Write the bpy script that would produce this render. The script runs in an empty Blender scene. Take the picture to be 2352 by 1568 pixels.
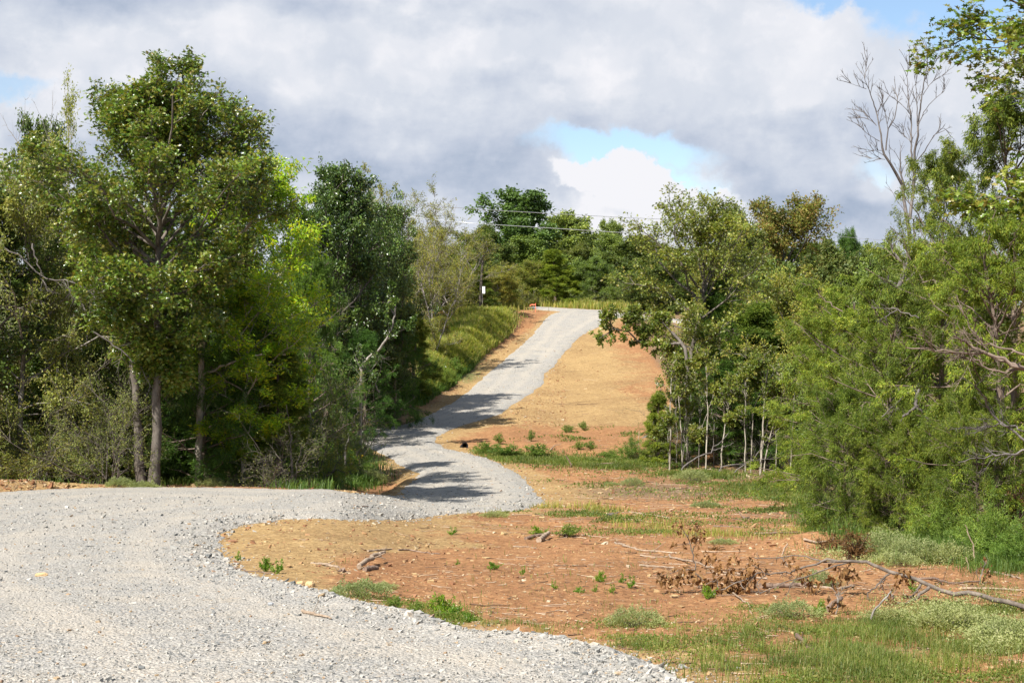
import bpy, math, random
import numpy as np
from math import radians, pi, sin, cos

scene = bpy.context.scene
C = scene.collection
F0, CX, CY = 3266.7, 1176.0, 784.0      # focal length and centre of the layout grid (2352 px wide frame, 50 mm lens)

# ------------------------------------------------------------------ camera
cam_d = bpy.data.cameras.new('camera'); cam = bpy.data.objects.new('camera', cam_d); C.objects.link(cam)
cam_d.lens = 50.0; cam_d.sensor_width = 36.0; cam_d.clip_start = 0.1; cam_d.clip_end = 5000
cam.location = (0, 0, 0); cam.rotation_euler = (pi/2, 0, 0)
scene.camera = cam

# ------------------------------------------------------------------ sun, sky, exposure
EXPO = 1.16
SUN_EL, SUN_AZ = radians(48), radians(-142)      # azimuth from +Y, clockwise: sun stands left of and a little behind the camera
sd = (sin(SUN_AZ)*cos(SUN_EL), cos(SUN_AZ)*cos(SUN_EL), sin(SUN_EL))
from mathutils import Vector
sun_d = bpy.data.lights.new('sun', 'SUN'); sun = bpy.data.objects.new('sun', sun_d); C.objects.link(sun)
sun_d.energy = 4.6; sun_d.angle = radians(0.5); sun_d.color = (1.0, 0.955, 0.88)
sun.rotation_euler = Vector(sd).to_track_quat('Z', 'Y').to_euler(); sun.location = (-20, -10, 30)
scene.view_settings.view_transform = 'Standard'; scene.view_settings.look = 'None'
scene.view_settings.gamma = 1.0; scene.view_settings.exposure = EXPO

class NT:
    """small node-tree helper"""
    def __init__(s, nt): s.nt = nt; nt.nodes.clear()
    def n(s, typ, **kw):
        nd = s.nt.nodes.new(typ)
        for k, v in kw.items():
            if k.startswith('i_'):
                key = k[2:]; key = int(key) if key.isdigit() else key.replace('_', ' ')
                s.put(nd.inputs[key], v)
            else: setattr(nd, k, v)
        return nd
    def put(s, sock, v):
        if isinstance(v, bpy.types.NodeSocket): s.nt.links.new(v, sock)
        else: sock.default_value = v
    def math(s, op, a, b=0.0, clamp=False):
        nd = s.n('ShaderNodeMath', operation=op, use_clamp=clamp); s.put(nd.inputs[0], a); s.put(nd.inputs[1], b); return nd.outputs[0]
    def vmath(s, op, a, b=(0, 0, 0)):
        nd = s.n('ShaderNodeVectorMath', operation=op); s.put(nd.inputs[0], a); s.put(nd.inputs[1], b)
        return nd.outputs['Value'] if op in ('LENGTH', 'DISTANCE', 'DOT_PRODUCT') else nd.outputs[0]
    def mix(s, f, a, b, mode='MIX'):
        nd = s.n('ShaderNodeMix', data_type='RGBA', blend_type=mode); s.put(nd.inputs[0], f); s.put(nd.inputs[6], a); s.put(nd.inputs[7], b); return nd.outputs[2]
    def noise(s, vec, scale, detail=4.0, rough=0.5, dist=0.0):
        nd = s.n('ShaderNodeTexNoise'); s.put(nd.inputs['Vector'], vec); nd.inputs['Scale'].default_value = scale
        nd.inputs['Detail'].default_value = detail; nd.inputs['Roughness'].default_value = rough; nd.inputs['Distortion'].default_value = dist; return nd
    def rng(s, v, a, b, c=0.0, d=1.0, smooth=True):
        nd = s.n('ShaderNodeMapRange', interpolation_type='SMOOTHSTEP' if smooth else 'LINEAR')
        s.put(nd.inputs[0], v); s.put(nd.inputs[1], a); s.put(nd.inputs[2], b); s.put(nd.inputs[3], c); s.put(nd.inputs[4], d); return nd.outputs[0]
    def ramp(s, v, stops, mode='LINEAR'):
        nd = s.n('ShaderNodeValToRGB'); cr = nd.color_ramp; cr.interpolation = mode
        while len(cr.elements) < len(stops): cr.elements.new(0.5)
        for e, (p, c) in zip(cr.elements, stops): e.position = p; e.color = (*c, 1)
        s.put(nd.inputs[0], v); return nd.outputs[0]

def sky_dir(px, py):
    v = Vector(((px-CX)/F0, 1.0, (CY-py)/F0)); return v.normalized()

world = bpy.data.worlds.new('World'); scene.world = world; world.use_nodes = True
w = NT(world.node_tree)
out = w.n('ShaderNodeOutputWorld')
tc = w.n('ShaderNodeTexCoord').outputs['Generated']
sky = w.n('ShaderNodeTexSky', sky_type='NISHITA', sun_disc=False, sun_elevation=SUN_EL, sun_rotation=SUN_AZ, air_density=1.0, dust_density=0.4, ozone_density=1.5)
bg_sky = w.n('ShaderNodeBackground', i_0=w.mix(1.0, sky.outputs[0], (1.0, 1.0, 1.0, 1), 'MULTIPLY'), i_1=0.075)
# the sky seen in directions; vertical stretched so clouds lie flat
warp = w.noise(tc, 5.0, 5.0, 0.55).outputs['Color']
dirw = w.vmath('ADD', tc, w.vmath('SCALE', w.vmath('SUBTRACT', warp, (0.5, 0.5, 0.5))))
sc_node = dirw.node.inputs[1].links[0].from_node; sc_node.inputs['Scale'].default_value = 0.10
warpf = w.noise(tc, 28.0, 6.0, 0.62).outputs['Color']
sc2 = w.n('ShaderNodeVectorMath', operation='SCALE'); w.put(sc2.inputs[0], w.vmath('SUBTRACT', warpf, (0.5, 0.5, 0.5))); sc2.inputs['Scale'].default_value = 0.05
dirf = w.vmath('ADD', dirw, sc2.outputs[0])
def blob(px, py, rx, ry, soft=0.5, vec=None):
    """soft ellipse in the sky, 1 inside to 0 outside; radii in layout pixels"""
    c = sky_dir(px, py)
    d = w.vmath('SUBTRACT', vec or dirf, tuple(c))
    d = w.vmath('MULTIPLY', d, (F0/rx, 1.0, F0/ry))
    return w.rng(w.vmath('LENGTH', d), 1.0-soft, 1.0+soft, 1.0, 0.0)
def vmax(a, b): return w.math('MAXIMUM', a, b)
st = w.vmath('MULTIPLY', tc, (1.0, 1.0, 2.2))
n_big = w.noise(st, 3.2, 8.0, 0.58, 0.3).outputs['Fac']
n_mid = w.noise(st, 9.0, 7.0, 0.6, 0.2).outputs['Fac']
n_fine = w.noise(tc, 30.0, 6.0, 0.6).outputs['Fac']
# openings of blue sky
hole = blob(1455, 350, 180, 52, 0.3)
hole = vmax(hole, blob(1560, 430, 110, 60, 0.4))
hole = vmax(hole, blob(2330, -40, 330, 175, 0.12))
hole = vmax(hole, blob(2060, -60, 230, 95, 0.14))
hole = vmax(hole, w.math('MULTIPLY', blob(15, 205, 95, 22, 0.6), 0.75))
hole = vmax(hole, w.math('MULTIPLY', blob(2000, 385, 50, 22, 0.7), 0.5))
# bright cumulus standing inside and below the opening
puff = blob(1490, 430, 100, 75, 0.10)
puff = vmax(puff, blob(1395, 420, 110, 34, 0.12))
puff = vmax(puff, blob(1610, 455, 110, 48, 0.12))
puff = vmax(puff, blob(1500, 520, 340, 62, 0.4))
cl = w.math('MAXIMUM', w.math('SUBTRACT', 1.0, hole), puff)
# outside the forward view the cover breaks up by itself
sep = w.n('ShaderNodeSeparateXYZ', i_0=tc)
front = w.math('MULTIPLY', w.rng(sep.outputs[1], 0.75, 0.9), w.rng(sep.outputs[2], 0.5, 0.3))
loose = w.rng(n_big, 0.47, 0.56)
cov = w.mix(front, loose, cl)
# brightness of the cloud: white crowns, grey-blue bases
shade = w.math('ADD', 0.83, w.math('MULTIPLY', w.math('SUBTRACT', n_big, 0.5), 1.2))
shade = w.math('ADD', shade, w.math('MULTIPLY', w.math('SUBTRACT', n_mid, 0.5), 1.15))
for (px, py, rx, ry, amt) in [(200, 140, 330, 90, 0.28), (880, 115, 260, 60, .28), (700, 170, 260, 60, .15), (1880, 90, 330, 110, 0.45), (2110, 190, 170, 90, .45), (1480, 30, 200, 50, 0.12), (1480, 395, 160, 45, .75), (1395, 415, 90, 30, .5), (1590, 470, 110, 30, .5), (1995, 425, 40, 22, 0.7), (1370, 235, 160, 40, .14), (1160, 260, 90, 50, .2),
                              (1000, 330, 430, 75, -0.18), (1130, 410, 280, 80, -0.17), (560, 290, 200, 70, -.12), (1800, 430, 180, 90, -0.24), (1300, 160, 330, 40, -0.12), (1740, 300, 200, 50, -0.18), (1100, 60, 260, 25, -0.18), (420, 5, 430, 25, -0.2), (1930, 480, 150, 60, -0.12), (1480, 500, 220, 30, -.3), (2000, 300, 160, 60, -.12)]:
    shade = w.math('ADD', shade, w.math('MULTIPLY', blob(px, py, rx, ry, 0.8, dirw), amt))
shade = w.math('ADD', shade, w.math('MULTIPLY', w.math('SUBTRACT', n_fine, 0.5), 0.7), clamp=True)
def vor(scale, vec):
    v = w.n('ShaderNodeTexVoronoi', feature='SMOOTH_F1'); w.put(v.inputs['Vector'], vec); v.inputs['Scale'].default_value = scale; v.inputs['Smoothness'].default_value = .6; v.inputs['Detail'].default_value = 2.0; v.inputs['Roughness'].default_value = .55; return v.outputs['Distance']
shade = w.math('ADD', shade, w.math('MULTIPLY', w.math('SUBTRACT', .42, vor(15, w.vmath('MULTIPLY', dirf, (1, 1, 1.5)))), .45))
shade = w.math('ADD', shade, w.math('MULTIPLY', puff, .38), clamp=True)
K = 1.0/2**EXPO
ccol = w.ramp(shade, [(0.0, (0.38*K, 0.46*K, 0.60*K)), (0.35, (0.55*K, 0.61*K, 0.73*K)), (0.7, (0.72*K, 0.76*K, 0.84*K)), (1.0, (0.92*K, 0.92*K, 0.96*K))])
bg_cl = w.n('ShaderNodeBackground', i_0=ccol, i_1=1.0)
ms = w.n('ShaderNodeMixShader'); w.put(ms.inputs[0], cov); w.put(ms.inputs[1], bg_sky.outputs[0]); w.put(ms.inputs[2], bg_cl.outputs[0])
w.put(out.inputs[0], ms.outputs[0])
world.cycles.sampling_method = 'MANUAL'; world.cycles.sample_map_resolution = 512
cy = scene.cycles
cy.max_bounces = 6; cy.diffuse_bounces = 3; cy.glossy_bounces = 2; cy.transmission_bounces = 4; cy.transparent_max_bounces = 4

# ------------------------------------------------------------------ numeric helpers
def H(a):
    a = (np.asarray(a, dtype=np.int64)) & 0xffffffff
    a = (a ^ 61) ^ (a >> 16); a = (a + (a << 3)) & 0xffffffff; a = a ^ (a >> 4); a = (a*0x27d4eb2d) & 0xffffffff; a = a ^ (a >> 15)
    return a/4294967295.0
def vnoise(x, y, seed=0):
    xi = np.floor(x).astype(np.int64); yi = np.floor(y).astype(np.int64)
    fx = x-xi; fy = y-yi; fx = fx*fx*(3-2*fx); fy = fy*fy*(3-2*fy)
    def h(i, j): return H(i*73856093 ^ j*19349663 ^ (seed*83492791))
    return (h(xi, yi)*(1-fx)+h(xi+1, yi)*fx)*(1-fy) + (h(xi, yi+1)*(1-fx)+h(xi+1, yi+1)*fx)*fy
def fbm(x, y, sc, octv=4, seed=0, gain=0.5):
    s = 0; a = 1; t = 0
    for o in range(octv):
        s = s + a*(vnoise(x*sc+17.3*o, y*sc-9.1*o, seed+o)-0.5); t += a; a *= gain; sc = sc*2.03
    return s/t*2
def sstep(x, a, b):
    t = np.clip((x-a)/(b-a), 0, 1); return t*t*(3-2*t)
def norm(v): return v/np.maximum(np.linalg.norm(v, axis=-1, keepdims=True), 1e-9)

# ------------------------------------------------------------------ terrain
def table(rows):
    Y = np.array([r[0] for r in rows], float); v = np.array([r[1] for r in rows], float)
    z = (CY-v)/F0*Y
    g = np.arange(0, 400, 0.25); zz = np.interp(g, Y, z)
    k = np.hanning(25); k /= k.sum()
    zz = np.convolve(np.pad(zz, 12, 'edge'), k, 'valid'); return g, zz
_far = [(60, 975), (70, 900), (80, 830), (90, 765), (98, 722), (106, 708), (115, 703), (140, 700), (200, 705), (400, 735)]
_c = table([(0.01, 600000), (3, 784+1.70*F0/3), (8, 1568), (12, 1402), (18, 1285), (25, 1215), (33, 1165), (38, 1130), (45, 1080), (52, 1030)]+_far)
_l = table([(0.01, 600000), (3, 784+1.70*F0/3), (8, 1568), (12, 1396), (18, 1268), (23, 1192), (28, 1135), (31, 1118), (36, 1108), (42, 1096), (50, 1048)]+_far)
for t_ in (_c, _l): t_[1][:14] = np.linspace(-1.55, t_[1][14], 14)
def base_z(x, y):
    ya = np.clip(y, 0, 399)
    zc = np.interp(ya, *_c); zl = np.interp(ya, *_l)
    q = x/np.maximum(ya, 6)
    t = sstep(-q, 0.055, 0.135)
    z = zc*(1-t)+zl*t
    z = np.where(y < 0, -1.55-0.02*y, z)
    return z
def project(x, y, z): return CX+x/y*F0, CY-z/y*F0
_Ys = np.concatenate([np.arange(4, 30, 0.16), np.arange(30, 125, 0.5), np.arange(125, 300, 5)])
def ray_ground(px, py, zf=None):
    """where the line of sight through a layout pixel meets the ground"""
    zf = zf or ground_z
    px = np.atleast_1d(np.asarray(px, float)); py = np.atleast_1d(np.asarray(py, float)); out_ = np.zeros((len(px), 3))
    for i0 in range(0, len(px), 4000):
        a = (px[i0:i0+4000, None]-CX)/F0; b = (CY-py[i0:i0+4000, None])/F0
        zr = b*_Ys[None]; zg = zf(a*_Ys[None], np.broadcast_to(_Ys[None], zr.shape))
        hit = zg >= zr; k = np.argmax(hit, axis=1); k = np.where(hit.any(axis=1), k, len(_Ys)-1); k = np.maximum(k, 1)
        r = np.arange(len(k)); d1 = zr[r, k]-zg[r, k]; d0 = zr[r, k-1]-zg[r, k-1]
        f = np.clip(d0/np.where(np.abs(d0-d1) < 1e-9, 1, d0-d1), 0, 1); Y = _Ys[k-1]+(_Ys[k]-_Ys[k-1])*f
        out_[i0:i0+4000, 0] = a[:, 0]*Y; out_[i0:i0+4000, 1] = Y; out_[i0:i0+4000, 2] = zf(a[:, 0]*Y, Y)
    return out_

ROAD_PX = [(-900, 1240), (-300, 1150), (0, 1134), (131, 1127), (262, 1124), (450, 1124), (675, 1129), (784, 1133), (882, 1138), (912, 1141), (926, 1136),
 (915, 1127), (937, 1114), (955, 1101), (963, 1088), (928, 1075), (902, 1057), (871, 1040), (828, 1018), (810, 1002), (836, 985), (909, 980), (946, 969), (994, 948), (1047, 920), (1084, 891), (1128, 851), (1169, 816),
 (1210, 782), (1238, 749), (1254, 731), (1287, 715.5), (1240, 712), (1212, 707.5), (1222, 705), (1300, 709), (1400, 714), (1500, 727), (1640, 742), (1640, 750), (1500, 738), (1415, 730), (1398, 732), (1384, 745),
 (1331, 774), (1287, 822), (1268, 845), (1250, 862), (1250, 879), (1213, 908), (1178, 930), (1147, 952), (1090, 969), (1033, 987), (1003, 1004), (998, 1013), (1029, 1031),
 (1090, 1044), (1143, 1061), (1191, 1088), (1221, 1118), (1248, 1149), (1221, 1166), (1178, 1175), (1090, 1177), (994, 1184), (933, 1195), (784, 1193), (656, 1192), (560, 1205), (506, 1224), (499, 1258), (532, 1303), (600, 1333),
 (712, 1354), (780, 1376), (882, 1408), (959, 1424), (1029, 1437), (1064, 1455), (1125, 1473), (1221, 1477), (1309, 1483), (1375, 1499), (1440, 1518), (1501, 1538), (1554, 1564), (1700, 1640), (1900, 1760), (2200, 2000)]
rp = ray_ground([p[0] for p in ROAD_PX], [p[1] for p in ROAD_PX], base_z)[:, :2]
ROAD = np.vstack([rp, [[5.0, -6], [-14, -6], [-30, 8], [-30, 16]]])
def poly_sd(x, y, P):
    """signed distance to polygon, positive inside"""
    shp = np.shape(x); x = np.ravel(x).astype(float); y = np.ravel(y).astype(float)
    d2 = np.full(x.shape, 1e9); ins = np.zeros(x.shape, bool)
    for i in range(len(P)):
        ax, ay = P[i]; bx, by = P[(i+1) % len(P)]
        ex, ey = bx-ax, by-ay; L = ex*ex+ey*ey+1e-12
        t = np.clip(((x-ax)*ex+(y-ay)*ey)/L, 0, 1); dx = x-ax-t*ex; dy = y-ay-t*ey
        d2 = np.minimum(d2, dx*dx+dy*dy)
        c = ((ay > y) != (by > y)) & (x < (bx-ax)*(y-ay)/(by-ay+(1e-12 if by == ay else 0))+ax)
        ins ^= c
    d = np.sqrt(d2); return np.where(ins, d, -d).reshape(shp)
# coarse lookup of the distance so it is cheap to ask for
_gx = np.arange(-34, 24, 0.125); _gy = np.arange(-6, 130, 0.125)
_GX, _GY = np.meshgrid(_gx, _gy)
_SD = poly_sd(_GX, _GY, ROAD)
def road_sd(x, y):
    shp = np.shape(x); x = np.ravel(x); y = np.ravel(y)
    fx = np.clip((x-_gx[0])/0.125, 0, len(_gx)-1.001); fy = np.clip((y-_gy[0])/0.125, 0, len(_gy)-1.001)
    i = fx.astype(int); j = fy.astype(int); fx -= i; fy -= j
    s = (_SD[j, i]*(1-fx)+_SD[j, i+1]*fx)*(1-fy)+(_SD[j+1, i]*(1-fx)+_SD[j+1, i+1]*fx)*fy
    s = np.where((y > 130) | (y < -6), -30.0, s)
    return s.reshape(shp)
# bank of the hill on the left of the climbing road (earth cut, grass on top)
_bk = ray_ground([760, 909, 994, 1047, 1084, 1128, 1169, 1210, 1238, 1245], [965, 980, 948, 920, 891, 851, 816, 782, 749, 722], base_z)[:, :2]
def bank_h(x, y):
    ex = np.interp(y, _bk[:, 1], _bk[:, 0]); d = ex-x
    return 1.15*sstep(d, 0.9, 2.6)*sstep(y, 61, 68)*sstep(y, 101, 90)
def _ground_exact(x, y):
    x = np.asarray(x, float); y = np.asarray(y, float)
    z = base_z(x, y)+bank_h(x, y)
    off = sstep(-road_sd(x, y), 0.2, 3.0)
    z = z+off*0.10*fbm(x, y, 0.35, 3, 5)
    # ditch between the two legs of the bend, earth ridge along the left verge
    z = z-0.45*np.exp(-(((x+3.6)/1.5)**2+((y-40)/6.0)**2))*sstep(-road_sd(x, y), 0.1, 0.9)
    z = z+0.22*np.exp(-(((x+10.8)/3.0)**2+((y-29.6)/1.2)**2))*sstep(-road_sd(x, y), 0.1, 0.7)
    z = z+0.20*np.exp(-(((x-4.35)/.55)**2+((y-20.0)/.5)**2))+0.12*np.exp(-(((x-1.6)/.9)**2+((y-27)/.7)**2))+.15*np.exp(-(((x-3.0)/.5)**2+((y-50)/1.0)**2))
    return z
_hx = np.arange(-45, 45, 0.125); _hy = np.arange(-6, 130, 0.125); _HXX, _HYY = np.meshgrid(_hx, _hy); _HZ = _ground_exact(_HXX, _HYY)
def ground_z(x, y):
    x = np.asarray(x, float); y = np.asarray(y, float); x, y = np.broadcast_arrays(x, y)
    fx = np.clip((x-_hx[0])*8, 0, len(_hx)-1.001); fy = np.clip((y-_hy[0])*8, 0, len(_hy)-1.001)
    i = fx.astype(np.int32); j = fy.astype(np.int32); fx = fx-i; fy = fy-j; m = len(_hx); k = j*m+i; h = _HZ.ravel()
    z = (h[k]*(1-fx)+h[k+1]*fx)*(1-fy)+(h[k+m]*(1-fx)+h[k+m+1]*fx)*fy
    o = (y > 129) | (y < -5)
    return np.where(o, base_z(x, y), z) if o.any() else z
def rough_z(x, y):
    """small relief of the bare earth"""
    off = sstep(-road_sd(x, y), -0.05, 0.5)
    n = 0.035*fbm(x, y, 1.3, 4, 11)+0.018*np.abs(fbm(x, y, 5.0, 3, 23))+0.010*fbm(x, y, 16, 2, 31)
    ex = np.interp(y, _bk[:, 1], _bk[:, 0]); d = ex-x; cut = sstep(d, .5, 1.1)*sstep(d, 3.0, 2.2)*sstep(y, 60, 66)*sstep(y, 104, 96)
    return ground_z(x, y)+off*n+cut*(.22*fbm(x, y, .9, 4, 71)+.10*np.abs(fbm(x, y, 2.6, 3, 73)))
def W(px, py, Y): return np.array([(px-CX)/F0*Y, Y, (CY-py)/F0*Y])
def on_ground(px, Y):
    x = (px-CX)/F0*Y; return np.array([x, Y, float(ground_z(x, Y))])

# ------------------------------------------------------------------ mesh building
class MB:
    def __init__(s): s.V = []; s.Q = []; s.T = []; s.n = 0; s.qi = []; s.ti = []
    def add(s, v, q=None, t=None, mi=0):
        v = np.asarray(v, float).reshape(-1, 3)
        if q is not None and len(q): q = np.asarray(q).reshape(-1, 4); s.Q.append(q+s.n); s.qi.append(np.full(len(q), mi))
        if t is not None and len(t): t = np.asarray(t).reshape(-1, 3); s.T.append(t+s.n); s.ti.append(np.full(len(t), mi))
        s.V.append(v); s.n += len(v)
    def mesh(s, name, mats, smooth=False):
        V = np.vstack(s.V) if s.V else np.zeros((0, 3)); Q = np.vstack(s.Q) if s.Q else np.zeros((0, 4), int); T = np.vstack(s.T) if s.T else np.zeros((0, 3), int)
        me = bpy.data.meshes.new(name); me.vertices.add(len(V)); me.vertices.foreach_set('co', V.astype(np.float32).ravel())
        nl = len(Q)*4+len(T)*3; me.loops.add(nl); me.polygons.add(len(Q)+len(T))
        me.loops.foreach_set('vertex_index', np.concatenate([Q.ravel(), T.ravel()]).astype(np.int32))
        st_ = np.concatenate([np.arange(len(Q))*4, len(Q)*4+np.arange(len(T))*3]).astype(np.int32)
        me.polygons.foreach_set('loop_start', st_)
        if len(mats) > 1: me.polygons.foreach_set('material_index', np.concatenate(s.qi+s.ti).astype(np.int32))
        me.polygons.foreach_set('use_smooth', np.full(len(Q)+len(T), smooth))
        for m in mats: me.materials.append(m)
        me.update(); return me
    def obj(s, name, mats, parent=None, smooth=False):
        o = bpy.data.objects.new(name, s.mesh(name, mats if isinstance(mats, (list, tuple)) else [mats], smooth)); C.objects.link(o)
        if parent: o.parent = parent
        return o
def tag(o, label=None, cat=None, group=None, kind=None):
    if label: o['label'] = label
    if cat: o['category'] = cat
    if group: o['group'] = group
    if kind: o['kind'] = kind
    return o
def empty(name, loc=(0, 0, 0)):
    o = bpy.data.objects.new(name, None); C.objects.link(o); o.location = loc; o.empty_display_size = 0.2; return o
def copy_tree(o, parent=None):
    c = o.copy(); C.objects.link(c); c.parent = parent
    for ch in [x for x in KIDS.get(o.name, [])]: copy_tree(ch, c)
    return c
KIDS = {}

def tubes(mb, P, R, S=5, mi=0):
    """P (N,K,3) polylines, R (N,K) radii"""
    P = np.asarray(P, float); R = np.asarray(R, float); N, K, _ = P.shape
    if N == 0: return
    T = np.gradient(P, axis=1); T = norm(T)
    ref = np.where(np.abs(T[:, :1, 2:3]) > 0.9, np.array([1.0, 0, 0]), np.array([0, 0, 1.0])); ref = np.broadcast_to(ref, T.shape)
    A = norm(np.cross(T, ref)); B = np.cross(T, A)
    th = np.arange(S)*2*pi/S
    ring = P[:, :, None]+R[:, :, None, None]*(np.cos(th)[None, None, :, None]*A[:, :, None]+np.sin(th)[None, None, :, None]*B[:, :, None])
    idx = np.arange(N*K*S).reshape(N, K, S)
    a = idx[:, :-1]; b = idx[:, 1:]; a2 = np.roll(a, -1, axis=2); b2 = np.roll(b, -1, axis=2)
    q = np.stack([a, a2, b2, b], axis=-1).reshape(-1, 4); mb.add(ring.reshape(-1, 3), q=q, mi=mi)
def at(P, t):
    """positions and tangents along polylines P (N,K,3) at t (N,M)"""
    N, K, _ = P.shape; f = np.clip(t*(K-1), 0, K-1.001); i = f.astype(int); f = (f-i)[..., None]; r = np.arange(N)[:, None]
    p0 = P[r, i]; p1 = P[r, i+1]; return p0*(1-f)+p1*f, norm(p1-p0)
def shoot(o, d, L, K, rs, up=0.0, wob=0.1):
    """curved shoots: o,d (M,3), L (M,)"""
    M = len(o); s = np.linspace(0, 1, K)[None, :, None]
    w_ = np.cumsum(rs.normal(0, 1, (M, K, 3))*wob/np.sqrt(K), axis=1); w_ -= w_[:, :1]
    P = o[:, None]+L[:, None, None]*(d[:, None]*s+w_*s)
    P[:, :, 2] += (L[:, None]*up)*s[:, :, 0]**2
    return P
def grow(P, n, rs, ang=(35, 60), frac=(0.35, 0.6), t=(0.25, 1.0), up=0.1, lift=0.1, wob=0.12, K=5, taper=0.55, minL=0.0):
    N = len(P); tt = rs.uniform(t[0], t[1], (N, n)); o, T = at(P, tt)
    L = np.linalg.norm(np.diff(P, axis=1), axis=2).sum(axis=1)[:, None]*rs.uniform(frac[0], frac[1], (N, n))*(1-taper*tt)
    L = np.maximum(L, minL)
    rv = rs.normal(0, 1, (N, n, 3)); perp = norm(rv-(rv*T).sum(-1, keepdims=True)*T)
    a = np.radians(rs.uniform(ang[0], ang[1], (N, n)))[..., None]
    d = norm(np.cos(a)*T+np.sin(a)*perp+np.array([0, 0, lift]))
    return shoot(o.reshape(-1, 3), d.reshape(-1, 3), L.ravel(), K, rs, up, wob), tt
def leaves(mb, pos, axis, nrm, L, Wd, fold=0.15, mi=0):
    axis = norm(axis); s = norm(np.cross(axis, nrm)); n = np.cross(s, axis); L = L[:, None]; Wd = Wd[:, None]
    v = np.stack([pos, pos+axis*L*0.42+s*Wd*0.5+n*L*fold, pos+axis*L, pos+axis*L*0.42-s*Wd*0.5+n*L*fold], axis=1)
    mb.add(v.reshape(-1, 3), q=np.arange(len(pos)*4).reshape(-1, 4), mi=mi)
def lobed(mb, pos, axis, nrm, L, Wd, mi=0):
    """oak-like leaf: a long blade and two pairs of side lobes, one connected outline"""
    axis = norm(axis); s = norm(np.cross(axis, nrm)); n = np.cross(s, axis); L = L[:, None]; Wd = Wd[:, None]
    def p(a, b, c=0.0): return pos+axis*L*a+s*Wd*b+n*L*c
    v = np.stack([p(0, 0), p(.3, .12, .03), p(.38, .5, .10), p(.52, .16, .04), p(.68, .42, .06), p(.75, .12, .0), p(1, 0, -.08), p(.75, -.12, .0), p(.68, -.42, .06), p(.52, -.16, .04), p(.38, -.5, .10), p(.3, -.12, .03)], axis=1)
    b = np.arange(len(pos))[:, None]*12
    q = np.concatenate([b+np.array([0, 1, 11, 11])*0+np.array([1, 3, 9, 11]), b+np.array([3, 5, 7, 9])], axis=0)
    t = np.concatenate([b+np.array(k) for k in ([0, 1, 11], [5, 6, 7], [1, 2, 3], [9, 10, 11], [3, 4, 5], [7, 8, 9])], axis=0)
    mb.add(v.reshape(-1, 3), q=q, t=t, mi=mi)
def foliate(mb, P, rs, n, L=(.07, .11), ratio=0.5, t=(0.2, 1.05), spread=0.05, out_=0.6, droop=0.1, upn=0.6, fold=0.15, kind='leaf'):
    N = len(P)
    if N == 0: return
    tt = rs.uniform(t[0], t[1], (N, n)); o, T = at(P, tt)
    o = (o+rs.normal(0, spread, o.shape)).reshape(-1, 3); T = T.reshape(-1, 3); M = len(o)
    ax = norm(T*out_+rs.normal(0, 0.6, (M, 3))+np.array([0, 0, -droop]))
    nr = norm(rs.normal(0, 0.6, (M, 3))+np.array([0, 0, upn])); LL = rs.uniform(L[0], L[1], M)
    (lobed if kind == 'lobed' else leaves)(mb, o, ax, nr, LL, LL*ratio*rs.uniform(.8, 1.2, M), **({} if kind == 'lobed' else {'fold': fold}))

# ------------------------------------------------------------------ materials
def mat(name):
    m = bpy.data.materials.new(name); m.use_nodes = True; n = NT(m.node_tree); return m, n
def leaf_mat(name, cols, gloss=0.45, trans=0.3, spec=0.4, tint=(1.25, 1.25, 0.55), clump=0.35):
    m, n = mat(name); o = n.n('ShaderNodeOutputMaterial'); geo = n.n('ShaderNodeNewGeometry'); oi = n.n('ShaderNodeObjectInfo')
    k = len(cols); base = n.ramp(geo.outputs['Random Per Island'], [(i/(k-1) if k > 1 else 0, c) for i, c in enumerate(cols)])
    tcc = n.n('ShaderNodeTexCoord').outputs['Object']
    cl_ = n.noise(tcc, 1.1, 3.0, 0.6).outputs['Fac']
    base = n.mix(1.0, base, n.mix(n.rng(cl_, 0.35, 0.65), (1-clump, 1-clump*0.9, 1-clump*1.1, 1), (1+clump*0.8, 1+clump*0.6, 1+clump*.2, 1)), 'MULTIPLY')
    hs = n.n('ShaderNodeHueSaturation'); n.put(hs.inputs['Hue'], n.rng(oi.outputs['Random'], 0, 1, 0.487, 0.513, False)); n.put(hs.inputs['Value'], n.rng(oi.outputs['Random'], 0, 1, 1.1, 0.9, False)); n.put(hs.inputs['Color'], base); base = hs.outputs[0]
    b = n.n('ShaderNodeBsdfPrincipled', i_Base_Color=base, i_Roughness=gloss); b.inputs['Specular IOR Level'].default_value = spec
    tr = n.n('ShaderNodeBsdfTranslucent', i_0=n.mix(1.0, base, (*tint, 1), 'MULTIPLY'))
    mx = n.n('ShaderNodeMixShader'); mx.inputs[0].default_value = min(.5, trans+.10); n.put(mx.inputs[1], b.outputs[0]); n.put(mx.inputs[2], tr.outputs[0]); n.put(o.inputs[0], mx.outputs[0])
    return m
def bark_mat(name, a, b_, sc=9.0):
    m, n = mat(name); o = n.n('ShaderNodeOutputMaterial'); tcc = n.n('ShaderNodeTexCoord').outputs['Object']
    st_ = n.vmath('MULTIPLY', tcc, (1, 1, 0.35)); f = n.noise(st_, sc, 6, 0.65); f2 = n.noise(tcc, 2.2, 3, .5)
    col = n.mix(n.rng(f.outputs[0], .35, .65), (*a, 1), (*b_, 1)); col = n.mix(n.rng(f2.outputs[0], .35, .7, 0, .5), col, tuple(x*0.55 for x in a)+(1,))
    bp = n.n('ShaderNodeBump', i_Strength=0.7, i_Distance=0.02, i_Height=f.outputs[0])
    b = n.n('ShaderNodeBsdfPrincipled', i_Base_Color=col, i_Roughness=0.85, i_Normal=bp.outputs[0]); n.put(o.inputs[0], b.outputs[0]); return m
M = {}
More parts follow.
